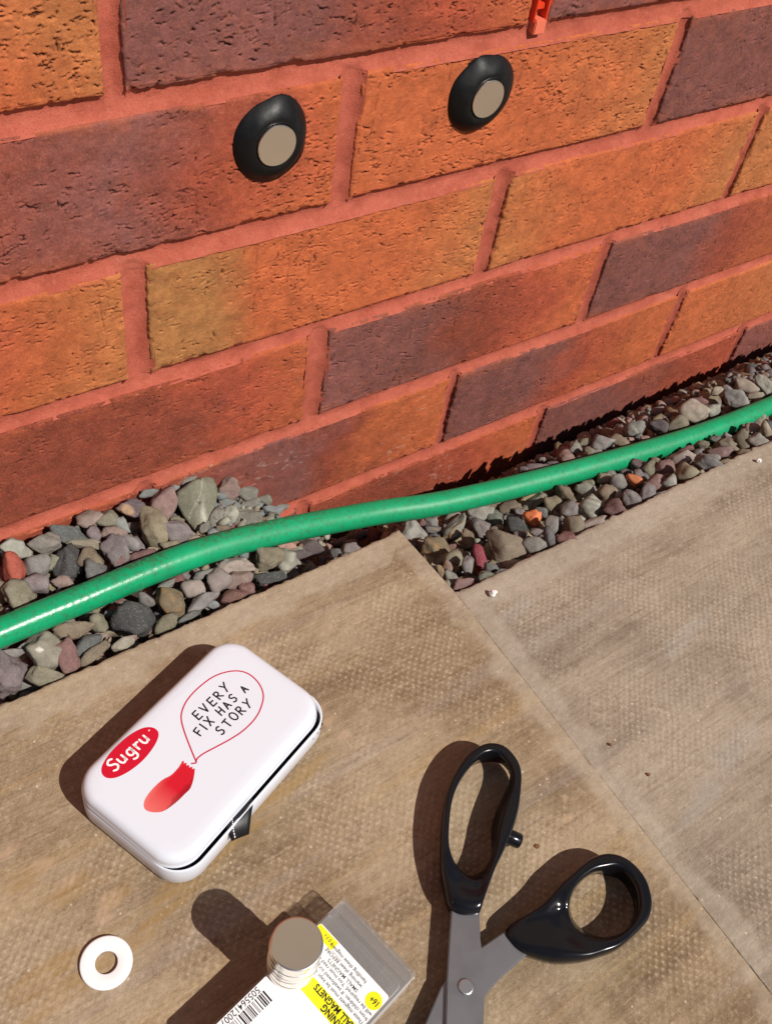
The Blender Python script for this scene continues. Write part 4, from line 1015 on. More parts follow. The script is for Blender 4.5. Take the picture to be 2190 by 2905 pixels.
# ------------------------------------------------------------------ wall magnets set in black putty
def mat_putty():
    t = NT('black_silicone'); p = t.pos()
    b = t.bump(t.noise(p, 220, 4, .6), .25, .5)
    b = t.bump(t.noise(p, 1500, 3, .6), .2, .1, b)
    t.set(color=t.mix(t.ramp(t.noise(p, 90, 3), .4, .7), (.005, .005, .0055), (.009, .009, .010)), rough=t.ramp(t.noise(p, 160, 3), .3, .7, .40, .55), spec=.25, normal=b)
    return t.m
def mat_nickel():
    t = NT('nickel_plating'); p = t.pos()
    t.set(color=(.86, .82, .75), metal=1.0, rough=t.ramp(t.noise(p, 120, 3), .3, .7, .20, .26))
    return t.m
M_PUTTY = mat_putty(); M_NICKEL = mat_nickel()

def disc_bm(r, h, n=64, bev=.35):
    """closed disc, axis z, from 0 to h (mm)"""
    prof = [(0, 0), (r - bev - .3, 0), (r - bev, 0), (r, bev), (r, h - bev), (r - bev * .3, h - bev * .3), (r - bev, h), (r - bev - .25, h), (0, h)]
    th = np.linspace(0, 2 * np.pi, n, endpoint=False)
    V, F = [(0, 0, 0)], []
    for (q, z) in prof[1:-1]:
        V += [(q * math.cos(a), q * math.sin(a), z) for a in th]
    V.append((0, 0, h)); top = len(V) - 1; m = len(prof) - 2
    for j in range(n):
        F.append((0, 1 + (j + 1) % n, 1 + j))
        for k_ in range(m - 1):
            a = 1 + k_ * n + j; b = 1 + k_ * n + (j + 1) % n
            F.append((a, b, b + n, a + n))
        F.append((1 + (m - 1) * n + j, 1 + (m - 1) * n + (j + 1) % n, top))
    return np.array(V, float), F

def flat_shade_ngon_fix(o, ang=35):
    me = o.data
    bm = bmesh.new(); bm.from_mesh(me)
    for e in bm.edges:
        if len(e.link_faces) == 2 and e.calc_face_angle(0) > math.radians(ang): e.smooth = False
    bm.to_mesh(me); bm.free()

BLOB1 = [[3.8, 21.1], [6.4, 20.4], [10.2, 18.1], [13.0, 15.1], [15.3, 11.6], [17.7, 7.3], [18.7, 4.4], [18.2, 1.8], [17.9, -1.4], [18.3, -4.7], [18.0, -9.1], [17.6, -11.8], [15.4, -14.5], [12.6, -16.7], [9.1, -18.9], [6.5, -20.3], [3.4, -21.9], [0.4, -22.0], [-2.9, -21.1], [-6.5, -19.8], [-10.0, -17.9], [-12.4, -16.2], [-15.0, -13.7], [-16.8, -10.6], [-18.6, -6.4], [-19.7, -2.2], [-19.7, 1.8], [-18.9, 5.6], [-18.4, 8.3], [-16.6, 10.8], [-14.5, 13.0], [-12.1, 15.3], [-9.7, 16.9], [-7.0, 18.2], [-3.8, 18.9], [-1.1, 19.5], [1.1, 20.8]]
BLOB2 = [[-3.7, 18.2], [0.2, 16.6], [5.6, 16.9], [10.4, 15.4], [14.5, 12.6], [18.4, 8.8], [21.0, 4.1], [21.5, -0.5], [21.1, -5.8], [19.7, -10.6], [15.8, -15.1], [11.1, -18.9], [7.2, -21.5], [3.0, -22.6], [-3.3, -22.4], [-9.5, -20.1], [-13.6, -16.8], [-17.1, -12.0], [-18.6, -7.3], [-19.3, -2.7], [-19.3, 2.9], [-17.7, 7.4], [-14.2, 10.7], [-10.6, 13.1], [-9.4, 14.6], [-7.3, 16.8], [-6.1, 18.1]]
def wall_magnet(cx, cz, outl, dx, dz, seed, label, ridge):
    root = empty('wall_magnet', (cx, 0, cz))
    tag(root, label, 'magnet', 'magnets stuck to the wall in black putty')
    P_ = np.array(outl); d = np.array([dx, dz])
    rel = P_ - d
    ang = np.arctan2(rel[:, 1], rel[:, 0]); o_ = np.argsort(ang)
    n = 96; A = np.linspace(-np.pi, np.pi, n, endpoint=False)
    rad = np.interp(A, ang[o_], np.hypot(rel[o_, 0], rel[o_, 1]), period=2 * np.pi)
    for _ in range(14): rad = .5 * rad + .25 * (np.roll(rad, 1) + np.roll(rad, -1))
    S_ = [0, 0, .03, .08, .16, .27, .4, .55, .7, .84, .94, 1.0, 1.0]
    V = []
    for j, s_ in enumerate(S_):
        r_ = rad + (10.15 - rad) * s_
        if j == 0: y = np.full(n, 2.5)
        elif j == len(S_) - 1: y = np.full(n, -5.0)
        else:
            hgt = 7.0 * (1 - (1 - s_) ** 1.8) ** .88
            if s_ > .8: hgt -= .7 * ((s_ - .8) / .2) ** 1.5
            y = -hgt + (0 if s_ > .9 else 1.2 * (fbm2(np.cos(A) * 1.6 + 5 + s_, np.sin(A) * 1.6 + 5, seed, 3) - .5) * min(1, s_ * 6))
            # thumbed facet low on the right hand flank
            if ridge: y = y + 1.9 * np.exp(-((A + .9) / .55) ** 2) * math.exp(-((s_ - .25) / .16) ** 2)
        V.append(np.stack([d[0] + np.cos(A) * r_, y + np.zeros(n), d[1] + np.sin(A) * r_], -1))
    V = np.concatenate(V)
    F = grid_faces(len(S_), n, False, True)
    mesh_np('putty_pad', V, F[:, ::-1].copy(), M_PUTTY, root)
    v, f = disc_bm(9.9, 5, 64, .5)
    v = np.stack([v[:, 0] + d[0], -2.6 - v[:, 2], v[:, 1] + d[1]], -1)
    o = mesh_np('magnet_disc', v, f, M_NICKEL, root); flat_shade_ngon_fix(o)
    return root
wall_magnet(71.3, 209.2, BLOB1, -1.0, .6, 3, 'left wall magnet in a big black putty blob, on the purplish brick', True)
wall_magnet(192.5, 213.2, BLOB2, 0.0, -1.8, 8, 'right wall magnet in a black putty blob, on the orange brick below the plastic vent', False)

# ------------------------------------------------------------------ orange weep vent in the upright joint
M_VENT = plain('orange_plastic', (.66, .045, .010), .38)
def add_box(L, x0, x1, y0, y1, z0, z1):
    V, F = L; n = len(V)
    V += [(x0, y0, z0), (x1, y0, z0), (x1, y1, z0), (x0, y1, z0), (x0, y0, z1), (x1, y0, z1), (x1, y1, z1), (x0, y1, z1)]
    F += [tuple(n + q for q in f) for f in ((0, 3, 2, 1), (4, 5, 6, 7), (0, 1, 5, 4), (1, 2, 6, 5), (2, 3, 7, 6), (3, 0, 4, 7))]
def boxmesh(name, boxes, mat, parent, bev=.4):
    L = ([], [])
    for b in boxes: add_box(L, *b)
    o = mesh_np(name, L[0], L[1], mat, parent, False)
    bm = bmesh.new(); bm.from_mesh(o.data)
    bmesh.ops.bevel(bm, geom=list(bm.edges), offset=bev * MM, segments=2, affect='EDGES')
    bm.to_mesh(o.data); bm.free()
    return o
vent = empty('weep_vent', (222.4, 0, 238))
tag(vent, 'orange plastic weep vent filling the upright joint at the top of the photo', 'vent')
boxmesh('side_wall', [(-4.6, -3.6, -.2, 10, 5, 76)], M_VENT, vent, .25)
boxmesh('side_wall', [(2.6, 4.0, -.8, 10, 5, 76)], M_VENT, vent, .25)
boxmesh('back_plate', [(-3.7, 2.8, 7.5, 9, 3, 76)], M_VENT, vent, .25)
for q in range(7):
    boxmesh('louvre', [(-3.5, 2.5, 1.2, 7.5, 10.5 + q * 10, 13.6 + q * 10)], M_VENT, vent, .4)
boxmesh('tab', [(-3.2, 4.2, -1.0, 6, -1.0, 6.5)], plain('faded_orange_plastic', (.72, .16, .09), .5), vent, .5)

# ------------------------------------------------------------------ the hinged tin
def white_tin():
    t = NT('white_enamel'); p = t.pos()
    t.set(color=(.645, .665, .735), rough=.32, spec=.5, coat=.25, coat_rough=.12, normal=t.bump(t.noise(p, 60, 2), .03, .6))
    return t.m
M_TIN = white_tin()
def rrect(L, S, R, n=12):
    pts = []
    for cx, cy, a0 in ((L / 2 - R, S / 2 - R, 0), (-L / 2 + R, S / 2 - R, 90), (-L / 2 + R, -S / 2 + R, 180), (L / 2 - R, -S / 2 + R, 270)):
        for q in range(n + 1):
            a = math.radians(a0 + 90 * q / n); pts.append((cx + R * math.cos(a), cy + R * math.sin(a)))
    return np.array(pts)
def loft(name, rings, mat, parent, cap0=False, cap1=True, smooth=True):
    n = len(rings[0]); V = np.concatenate(rings)
    F = [tuple(f) for f in grid_faces(len(rings), n, False, True)]
    if cap0: F.append(tuple(range(n - 1, -1, -1)))
    if cap1: F.append(tuple((len(rings) - 1) * n + q for q in range(n)))
    return mesh_np(name, V, F, mat, parent, smooth)
def ring(L, S, R, z): 
    p = rrect(L, S, max(R, .3)); return np.column_stack([p, np.full(len(p), z)])

TA = math.radians(21)
tin = empty('hinged_tin', (-47.0, -167.1, .8), TA)
tag(tin, 'white hinged tin with red logo and speech bubble, lid ajar, on the left slab', 'tin')
BL, BS = 107.4, 66.8
loft('tin_base', [ring(BL - 4, BS - 4, 12, 0), ring(BL - 1.2, BS - 1.2, 13.4, .5), ring(BL, BS, 14, 2.0), ring(BL, BS, 14, 13.6), ring(BL - .5, BS - .5, 13.8, 14.0), ring(BL - 1.2, BS - 1.2, 13.5, 13.8), ring(BL - 1.6, BS - 1.6, 13.3, 14), ring(BL - 1.6, BS - 1.6, 13.3, 1.2)], M_TIN, tin, True, True)
lid = empty('lid_pivot')            # replaced below by the lid mesh itself
bpy.data.objects.remove(lid)
LL, LS = 105.8, 64.2
lid = loft('lid', [ring(LL - 2.4, LS - 2.4, 12.6, .9), ring(LL - 1.2, LS - 1.2, 13.2, 0.0), ring(LL, LS, 14, .3), ring(LL + .2, LS + .2, 14, .9), ring(LL - .5, LS - .5, 13.8, 1.5), ring(LL - .8, LS - .8, 13.6, 2.1), ring(LL - .8, LS - .8, 13.6, 3.6), ring(LL - 1.6, LS - 1.6, 13.2, 5.0), ring(LL - 3.6, LS - 3.6, 12.2, 6.35), ring(LL - 6.2, LS - 6.2, 11.2, 7.05), ring(LL - 9.5, LS - 9.5, 10, 7.3), ring(LL - 16, LS - 16, 8, 7.36)], M_TIN, tin)
flat_shade_ngon_fix(lid, 60)
lid.rotation_euler = (math.radians(1.8), 0, 0)
lid.location = (-.6 * MM, 1.3 * MM, 14.3 * MM)
TOPZ = 7.42

def ribbon(paths, width, z, cap=True):
    """flat printed strokes: list of polylines in mm -> mesh data"""
    V, F = [], []
    for P_ in paths:
        P_ = np.array(P_, float)
        w = width / 2
        n0 = len(V)
        T = np.gradient(P_, axis=0); T /= np.maximum(np.linalg.norm(T, axis=1), 1e-6)[:, None]
        N_ = np.column_stack([-T[:, 1], T[:, 0]])
        pts = []
        ww = np.full(len(P_), w)
        def put(p, n_, k_): 
            V.append((p[0] + n_[0] * k_, p[1] + n_[1] * k_, z)); V.append((p[0] - n_[0] * k_, p[1] - n_[1] * k_, z))
        seq = []
        for a in (-1, -.8, -.45): seq.append((P_[0] + T[0] * w * a, N_[0], w * math.sqrt(max(0, 1 - a * a)) + .001))
        for p, n_ in zip(P_, N_): seq.append((p, n_, w))
        for a in (.45, .8, 1): seq.append((P_[-1] + T[-1] * w * a, N_[-1], w * math.sqrt(max(0, 1 - a * a)) + .001))
        for p, n_, k_ in seq: put(p, n_, k_)
        for q in range(len(seq) - 1):
            a = n0 + 2 * q; F.append((a + 1, a + 3, a + 2, a))
    return V, F
def smooth_path(P_, n=8, closed=False):
    P_ = [np.array(p, float) for p in P_]
    if closed: Q = [P_[-1]] + P_ + P_[:2]
    else: Q = [2 * P_[0] - P_[1]] + P_ + [2 * P_[-1] - P_[-2]]
    out = []
    for i in range(1, len(Q) - 2):
        p0, p1, p2, p3 = Q[i - 1:i + 3]
        for t in np.linspace(0, 1, n, endpoint=False):
            out.append(.5 * ((2 * p1) + (-p0 + p2) * t + (2 * p0 - 5 * p1 + 4 * p2 - p3) * t * t + (-p0 + 3 * p1 - 3 * p2 + p3) * t ** 3))
    if not closed: out.append(P_[-1])
    return out
def arc(cx, cy, rx, ry, a0, a1, n=14): return [(cx + rx * math.cos(math.radians(a0 + (a1 - a0) * q / n)), cy + ry * math.sin(math.radians(a0 + (a1 - a0) * q / n))) for q in range(n + 1)]
def ln(*p):
    out = []
    for a, b in zip(p[:-1], p[1:]):
        out += [(a[0] + (b[0] - a[0]) * t, a[1] + (b[1] - a[1]) * t) for t in (0, .5)]
    return out + [p[-1]]
HAND = {
 'E': [ln((0, 0), (0, 1)), ln((0, 1), (.5, 1.03)), ln((0, .52), (.42, .54)), ln((0, 0), (.52, .02))],
 'V': [ln((0, 1), (.3, 0)), ln((.3, 0), (.62, 1))],
 'R': [ln((0, 0), (.02, 1)), smooth_path([(.02, 1), (.4, .98), (.5, .75), (.36, .54), (.03, .5)]), ln((.16, .5), (.58, 0))],
 'Y': [ln((0, 1), (.3, .5)), ln((.64, 1.02), (.3, .5), (.12, -.05))],
 'F': [ln((0, 0), (.02, 1)), ln((.02, 1), (.55, 1.02)), ln((.01, .5), (.42, .52))],
 'I': [ln((0, 0), (.02, 1))],
 'X': [ln((0, 1), (.55, 0)), ln((.58, 1), (0, 0))],
 'H': [ln((0, 0), (0, 1)), ln((.55, 0), (.56, 1)), ln((0, .5), (.56, .52))],
 'A': [ln((0, 0), (.3, 1)), ln((.3, 1), (.62, 0)), ln((.13, .38), (.5, .38))],
 'S': [smooth_path([(.5, .9), (.28, 1.0), (.05, .8), (.15, .58), (.4, .45), (.48, .2), (.25, 0), (.0, .1)])],
 'T': [ln((.3, 0), (.3, 1)), ln((0, 1), (.62, 1.02))],
 'O': [arc(.32, .5, .32, .5, 90, 450, 20)],
}
def hand_line(txt, x, y, h, adv, seed):
    rr = random.Random(seed); out = []
    for ch in txt:
        if ch == ' ': x += adv * .75; continue
        a = rr.uniform(-.10, .10); dy = rr.uniform(-.25, .25); k_ = h * rr.uniform(.94, 1.06)
        for st in HAND[ch]:
            out.append([(x + (px * math.cos(a) - py * math.sin(a)) * k_, y + dy + (px * math.sin(a) + py * math.cos(a)) * k_) for px, py in st])
        x += adv * (.55 if ch == 'I' else 1) * rr.uniform(.95, 1.05)
    return out
def ink(name, color, rough=.35):
    return plain(name, color, rough, 0, .5)
M_INK = ink('black_ink', (.015, .014, .022)); M_RED = ink('red_ink', (.52, .004, .024)); M_LINE = ink('crimson_ink', (.48, .02, .06)); M_WHITE = ink('white_ink', (.8, .79, .8))
def printed(name, VF, mat, parent, **kw): return mesh_np(name, VF[0], VF[1], mat, parent, False, **kw)
V1 = hand_line('EVERY', 6.6, 9.3, 4.3, 4.75, 1) + hand_line('FIX', 1.0, 3.2, 4.3, 4.5, 2) + hand_line('HAS', 15.0, 3.0, 4.1, 4.4, 3) + hand_line('A', 31.2, 2.6, 3.6, 4.4, 4) + hand_line('STORY', 7.6, -4.0, 4.3, 4.6, 5)
printed('lettering', ribbon(V1, .80, TOPZ), M_INK, lid)
BUB = [[-11.8, -2.7], [-10.1, -3.9], [-8.8, -1.6], [-6.2, 3.3], [-2.4, 10.1], [1.4, 15.6], [5.3, 18.6], [11.3, 20.6], [19.9, 20.9], [29.2, 19.2], [36.6, 14.5], [40.0, 8.6], [39.5, 1.3], [36.0, -4.8], [29.9, -8.4], [23.5, -10.0], [15.8, -9.8], [8.8, -8.2], [1.7, -5.8], [-4.2, -3.7], [-7.7, -3.0], [-9.8, -3.4]]
printed('speech_bubble', ribbon([smooth_path(BUB, 8)], .70, TOPZ), M_LINE, lid)
def fan(outline, z):
    c = np.mean(outline, 0); V = [(p[0], p[1], z) for p in outline] + [(c[0], c[1], z)]
    n = len(outline); return V, [(q, (q + 1) % n, n) for q in range(n)]
ELL = smooth_path([[-40.0, 24.2], [-37.2, 26.7], [-31.4, 28.2], [-25.0, 28.5], [-18.4, 27.9], [-12.8, 26.0], [-9.8, 22.8], [-9.9, 19.2], [-13.2, 16.8], [-19.0, 15.3], [-25.5, 14.9], [-32.2, 15.9], [-37.5, 18.0], [-40.2, 21.0]][::-1], 6, True)
printed('logo_oval', fan(ELL, TOPZ - .02), M_RED, lid)
SUG = {
 'S': [smooth_path([(.62, .95), (.38, 1.05), (.1, .86), (.2, .62), (.48, .45), (.56, .18), (.3, -.02), (.02, .1)])],
 'u': [smooth_path([(.02, .66), (.03, .25), (.2, .02), (.42, .12), (.5, .35)]), ln((.5, .66), (.5, .05))],
 'g': [arc(.27, .34, .24, .31, 20, 380, 18), smooth_path([(.52, .66), (.53, .1), (.5, -.28), (.26, -.4), (.03, -.3)])],
 'r': [ln((.04, .66), (.05, .02)), smooth_path([(.06, .4), (.2, .62), (.4, .6)])],
}
out = []; x = -36.0
for ch, adv in zip('Sugru', (4.75, 4.75, 4.85, 3.5, 4.6)):
    for st in SUG[ch]: out.append([(x + px * 5.5, 20.5 - .055 * (x + 36) + py * 5.5) for px, py in st])
    x += adv
printed('logo_lettering', ribbon(out, .95, TOPZ + .02), M_WHITE, lid)
printed('trademark_dot', ribbon([[(-12.1, 23.0), (-11.9, 23.0), (-11.7, 23.0)]], .5, TOPZ + .02), M_WHITE, lid)
# red lump picture, tone printed in
TON = [list(map(float, q)) for q in smooth_path([[-13.4, 1.3], [-15.6, .7], [-17.7, .4], [-21.7, .5], [-25.9, 1.9], [-31.8, 2.2], [-36.9, 1.4], [-39.7, -.6], [-40.2, -3.0], [-38.6, -6.1], [-35.6, -8.6], [-29.7, -9.9], [-24.2, -10.2], [-20.7, -10.2], [-16.0, -7.9], [-12.6, -5.4]], 4)] + [ [-13.6, -4.7], [-12.7, -4.0], [-13.9, -3.2], [-12.9, -2.4], [-14.0, -1.6], [-12.9, -.8], [-13.9, 0], [-13.0, .7]]
t = NT('printed_red_lump'); t.set(color=t.attr('col'), rough=.35)
oc = np.mean(TON, 0); Vt, Ct, Ft = [], [], []
nT = len(TON); rads = (1.0, .8, .55, .3, .05)
for r_ in rads:
    for p_ in TON:
        q = oc + (np.array(p_) - oc) * r_
        u_ = (q[0] + 40) / 28; w_ = (q[1] + 10) / 12
        c_ = np.array((.54, .006, .02)); lt = max(0, 1 - u_ * 1.9) * .8 + max(0, w_ - .78) * 1.2
        c_ = c_ * (1 - min(lt, .85)) + np.array((.72, .17, .15)) * min(lt, .85)
        if w_ < .14 and u_ > .2: c_ = c_ * .6
        Vt.append((q[0], q[1], TOPZ)); Ct.append(c_)
Ft = [tuple(f) for f in grid_faces(len(rads), nT, False, True)] + [tuple((len(rads) - 1) * nT + q for q in range(nT))]
mesh_np('printed_lump', Vt, Ft, t.m, lid, False, np.array(Ct))
# small stamped hinge dents on the long front side
for q, (u_, w_) in enumerate(((41.0, 10.2), (43.5, 11.2), (38.0, 9.0))):
    v, f = disc_bm(.5, .4, 12, .1)
    v = np.stack([v[:, 0] * 1.5 + u_, -BS / 2 + .25 - v[:, 2], v[:, 1] * .8 + w_], -1)
    mesh_np('stamped_dent', v, f, plain('dark_dent', (.12, .12, .13), .5) if q == 0 else bpy.data.materials['dark_dent'], tin, False)

def tin_pt(u_, w_, z): 
    return (-46 + u_ * math.cos(TA) - w_ * math.sin(TA), -166.3 + u_ * math.sin(TA) + w_ * math.cos(TA), z)
# black sachets inside the tin, one sticking out
M_FOIL = plain('black_foil', (.008, .007, .009), .42, 0, .3)
ins = empty('foil_sachet', tin_pt(0, 0, 2.4), TA)
tag(ins, 'black foil sachets filling the white tin, barely seen through its gap', 'sachet', None)
rr = random.Random(5)
for q in range(3):
    boxmesh('foil_layer', [(-50 + q, 50 - q, -31 + q * .4, 31 - q * .4, q * 3.9, 3.6 + q * 3.9)], M_FOIL, ins, 1.2)
strip = empty('foil_strip', tin_pt(0, 0, 0), TA)
tag(strip, 'black foil strip end poking out under the lid of the white tin', 'sachet')
def strip_mesh():
    A_ = np.array((-9.5, -24.0)); B_ = np.array((-20.5, -24.5))
    E1 = np.array((-18.7, -39.2)); E0 = np.array((-24.8, -31.5))
    E0 = np.array((-5.5, -31.5)); 
    rows = [(np.array((-2.5, -22.0)), np.array((-20.0, -22.0)), 13.6), (np.array((-5.6, -30.9)), np.array((-22.6, -30.3)), 14.3), (np.array((-8.0, -33.6)), np.array((-24.3, -32.4)), 14.5), (np.array((-13.6, -37.0)), np.array((-25.0, -34.0)), 12.4), (np.array((-18.3, -40.2)), np.array((-25.6, -36.2)), 9.4)]
    V = []
    for a, b, z in rows:
        for t_ in np.linspace(0, 1, 7):
            p_ = a + (b - a) * t_; V.append((p_[0], p_[1], z + .4 * math.sin(t_ * 3)))
    V = np.array(V); n = len(V)
    V2 = np.concatenate([V, V - np.array((0, 0, .35))])
    F = grid_faces(len(rows), 7); F = np.concatenate([F, F[:, ::-1] + n])
    per = [q for q in range(7)] + [7 * q + 6 for q in range(1, len(rows))] + [7 * (len(rows) - 1) + 5 - q for q in range(6)] + [7 * q for q in range(len(rows) - 2, 0, -1)]
    S_ = np.array([(per[q], per[(q + 1) % len(per)], per[(q + 1) % len(per)] + n, per[q] + n) for q in range(len(per))])
    return V2, np.concatenate([F, S_])
Vs, Fs = strip_mesh()
mesh_np('foil_sheet', Vs, Fs, M_FOIL, strip, False)
dash = []
for q in range(9):
    t_ = q / 9.0; t2 = t_ + .05
    def sp(t): 
        i = min(int(t * 3) + 1, 3); fr = t * 3 - int(t * 3)
        def at(r): a = Vs[r * 7 + 4]; b = Vs[r * 7 + 5]; return a * .3 + b * .7
        return at(i) * (1 - fr) + at(i + 1) * fr
    a, b = sp(t_ * .98), sp(min(t2, .98)); n_ = np.array((.55, .0, 0)) * .5
    dash.append((a + n_, b + n_, b - n_, a - n_))
Vd = [tuple(p_ + np.array((0, 0, .12))) for d_ in dash for p_ in d_]
mesh_np('perforation_mark', Vd, [(4 * q, 4 * q + 1, 4 * q + 2, 4 * q + 3) for q in range(len(dash))], M_WHITE, strip, False)

# ------------------------------------------------------------------ washer
def washer():
    n = 64; th = np.linspace(0, 2 * np.pi, n, endpoint=False)
    prof = [(10.2, .1), (10.6, .5), (10.6, 1.5), (10.3, 1.85), (9.9, 1.95), (4.95, 1.95), (4.65, 1.8), (4.5, 1.5), (4.5, .4), (4.75, .1)]
    V = np.array([(r_ * math.cos(a), r_ * math.sin(a), z) for r_, z in prof for a in th])
    t = NT('white_nylon'); t.set(color=(.80, .785, .80), rough=.42, spec=.45, normal=t.bump(t.noise(t.pos(), 250, 3), .05, .3))
    o = mesh_np('washer', V, grid_faces(len(prof), n, True, True), t.m)
    flat_shade_ngon_fix(o, 50)
    o.location = (-123.3 * MM, -225.8 * MM, .7 * MM); o.rotation_euler = (math.radians(2.0), math.radians(-1.5), 0)
    tag(o, 'flat white washer lying alone on the slab below the tin', 'washer')
washer()

# ------------------------------------------------------------------ magnet box with its label
BA = math.radians(180 + 12.0)
box = empty('magnet_box', (-29.9, -258.6, 0.9), BA)
tag(box, 'clear plastic box with a white and yellow printed magnet warning label', 'box')
def mat_clear():
    t = NT('clear_plastic')
    tr = t.node('ShaderNodeBsdfTransparent'); tr.inputs[0].default_value = (.80, .80, .80, 1)
    t.set(color=(.78, .75, .74), rough=.10, spec=.6, normal=t.bump(t.noise(t.pos(), 40, 2), .06, .5))
    mx = t.node('ShaderNodeMixShader'); lw = t.node('ShaderNodeLayerWeight'); lw.inputs[0].default_value = .35
    t.link(t.ramp(lw.outputs['Facing'], .1, 1, .12, .85), mx.inputs[0])
    t.link(tr.outputs[0], mx.inputs[1]); t.link(t.bsdf.outputs[0], mx.inputs[2])
    t.link(mx.outputs[0], t.out.inputs[0])
    return t.m
M_CLEAR = mat_clear()
W_ = 42.0; LB = 84.0
# local axes: +x along the long side away from the right hand end, +y along the short side towards the viewer
def shell(name, x0, x1, y0, y1, z0, z1, th, rad, parent):
    def rr_(a, z): 
        p = rrect(x1 - x0 - 2 * a, y1 - y0 - 2 * a, max(rad - a, .4), 5) + np.array(((x0 + x1) / 2, (y0 + y1) / 2)); return np.column_stack([p, np.full(len(p), z)])
    rings = [rr_(.8, z0), rr_(.2, z0 + .3), rr_(0, z0 + 1), rr_(0, z1 - .8), rr_(.3, z1 - .2), rr_(.9, z1)]
    o = loft(name, rings, M_CLEAR, parent, True, True); flat_shade_ngon_fix(o, 40); return o
shell('tray', 0, LB, 0, W_, 0, 13.5, 1, 2.2, box)
shell('lid_rim', -.4, LB + .4, -.4, W_ + .4, 13.6, 17.2, 1, 2.2, box)
shell('raised_lid', 8.5, LB - 2, .8, W_ - .8, 17.3, 19.6, 1, 1.5, box)
M_PAPER = plain('label_paper', (.83, .83, .84), .28, 0, .5, .3)
M_YEL = plain('yellow_ink', (.80, .74, .01), .35)
M_GREY_INK = plain('grey_ink', (.05, .05, .06), .4)
ZL = 19.75
def rect(name, x0, x1, y0, y1, z, mat, parent, th=0):
    return mesh_np(name, [(x0, y0, z), (x1, y0, z), (x1, y1, z), (x0, y1, z)], [(0, 1, 2, 3)], mat, parent, False)
label = loft('paper_label', [ring(LB - 20, W_ - 2.0, 1.2, 0), ring(LB - 20, W_ - 2.0, 1.2, .12)], M_PAPER, box, True, True, False)
label.location = ((15.0 + (LB - 20) / 2) * MM, W_ / 2 * MM, ZL * MM)
OX, OY = 15.0 + (LB - 20) / 2, W_ / 2
def lrect(name, x0, x1, y0, y1, mat, dz=.14): return rect(name, x0 - OX, x1 - OX, y0 - OY, y1 - OY, dz, mat, label)
lrect('yellow_strip', 15.4, 19.6, 1.2, 12, M_YEL)
lrect('yellow_bar', 31.6, 38.6, 9, W_ - 1.2, M_YEL)
v, f = disc_bm(3.5, .02, 40, .002)
mesh_np('yellow_circle', v + np.array((20.6 - OX, 37.4 - OY, .14)), f, M_YEL, label, False)

DG = None
def text_mesh(name, txt, size, mat, parent, loc, xdir, ydir, bold=0.0, aspect=1.0, spacing=1.0):
    cu = bpy.data.curves.new('txt', 'FONT'); cu.body = txt; cu.size = size * MM; cu.offset = bold * MM; cu.space_character = spacing
    cu.resolution_u = 3
    ob = bpy.data.objects.new('txt', cu); COL.objects.link(ob)
    dg = bpy.context.evaluated_depsgraph_get(); dg.update()
    me = bpy.data.meshes.new_from_object(ob.evaluated_get(dg))
    bpy.data.objects.remove(ob); bpy.data.curves.remove(cu)
    X = Vector((*xdir, 0)).normalized(); Yv = Vector((*ydir, 0)).normalized()
    m = Matrix(((X[0] * aspect, Yv[0], 0, loc[0] * MM), (X[1] * aspect, Yv[1], 0, loc[1] * MM), (0, 0, 1, loc[2] * MM), (0, 0, 0, 1)))
    me.transform(m)
    me.materials.clear(); me.materials.append(mat)
    o = bpy.data.objects.new(name, me); link(o, parent); return o
# warning text reads towards -y (local), tops of the letters towards +x
def wtxt(txt, x, ystart, size, mat, bold=0, aspect=1): return text_mesh('label_lettering', txt, size, mat, label, (x - OX, ystart - OY, .17), (0, -1), (1, 0), bold, aspect)
wtxt('WARNING', 35.3, 40.6, 4.0, M_INK, .12, .82)
wtxt('& SMALL MAGNETS', 32.1, 43.4, 3.8, M_INK, .11, .80)
for txt, x, ys in (('These magnets must be kept away', 29.0, 40.5), ('from children. If swallowed surgery', 26.7, 40.5), ('will be required. You must read our', 24.4, 40.5), ('SMALL MAGNETS', 22.1, 30.5), ('warning sheet BEFORE', 19.8, 30.5), ('handling these magnets', 17.3, 30.5)):
    wtxt(txt, x, ys, 2.2, M_GREY_INK, .02, 1.0)
lrect('underline', 19.25, 19.4, 12.2, 18.0, M_GREY_INK, .16)
wtxt('16+', 19.4, 40.0, 3.4, M_INK, .08, .8)
wtxt('F 0 3 s', 16.6, 10.6, 2.0, M_GREY_INK, .02, .9)
wtxt('neodymium', 40.0, 40.0, 2.0, M_GREY_INK, .02, .8)
# bar code and its number, read along +x with tops towards +y
text_mesh('label_lettering', '5055641200714', 3.75, M_INK, label, (50.2 - OX, 1.4 - OY, .17), (1, 0), (0, 1), .02, .92)
rr = random.Random(12); x = 49.3
while x < 76:
    w = rr.choice((.25, .25, .5, .75)); lrect('barcode_bar', x, x + w, 4.4, 9.6, M_INK, .16); x += w + rr.choice((.3, .3, .55, .8))

# ------------------------------------------------------------------ stack of disc magnets on the box
v, f = disc_bm(10.2, 2.80, 64, .55)
NAMES = ['bottom', 'eighth from top', 'seventh from top', 'sixth from top', 'fifth from top', 'fourth from top', 'third from top', 'second from top', 'top']
me0 = None
rr = random.Random(3)
for q in range(9):
    if me0 is None:
        o = mesh_np('disc_magnet', v, f, M_NICKEL); flat_shade_ngon_fix(o); me0 = o.data
    else:
        o = bpy.data.objects.new('disc_magnet', me0); COL.objects.link(o)
    o.location = ((-62.6 + rr.uniform(-.28, .28)) * MM, (-270.6 + rr.uniform(-.28, .28)) * MM, (20.95 + q * 2.92) * MM)
    o.rotation_euler = (0, 0, rr.uniform(0, 6))
    tag(o, f'silver disc magnet, {NAMES[q]} of the stack standing on the clear box', 'magnet', 'disc magnets stacked on the box')

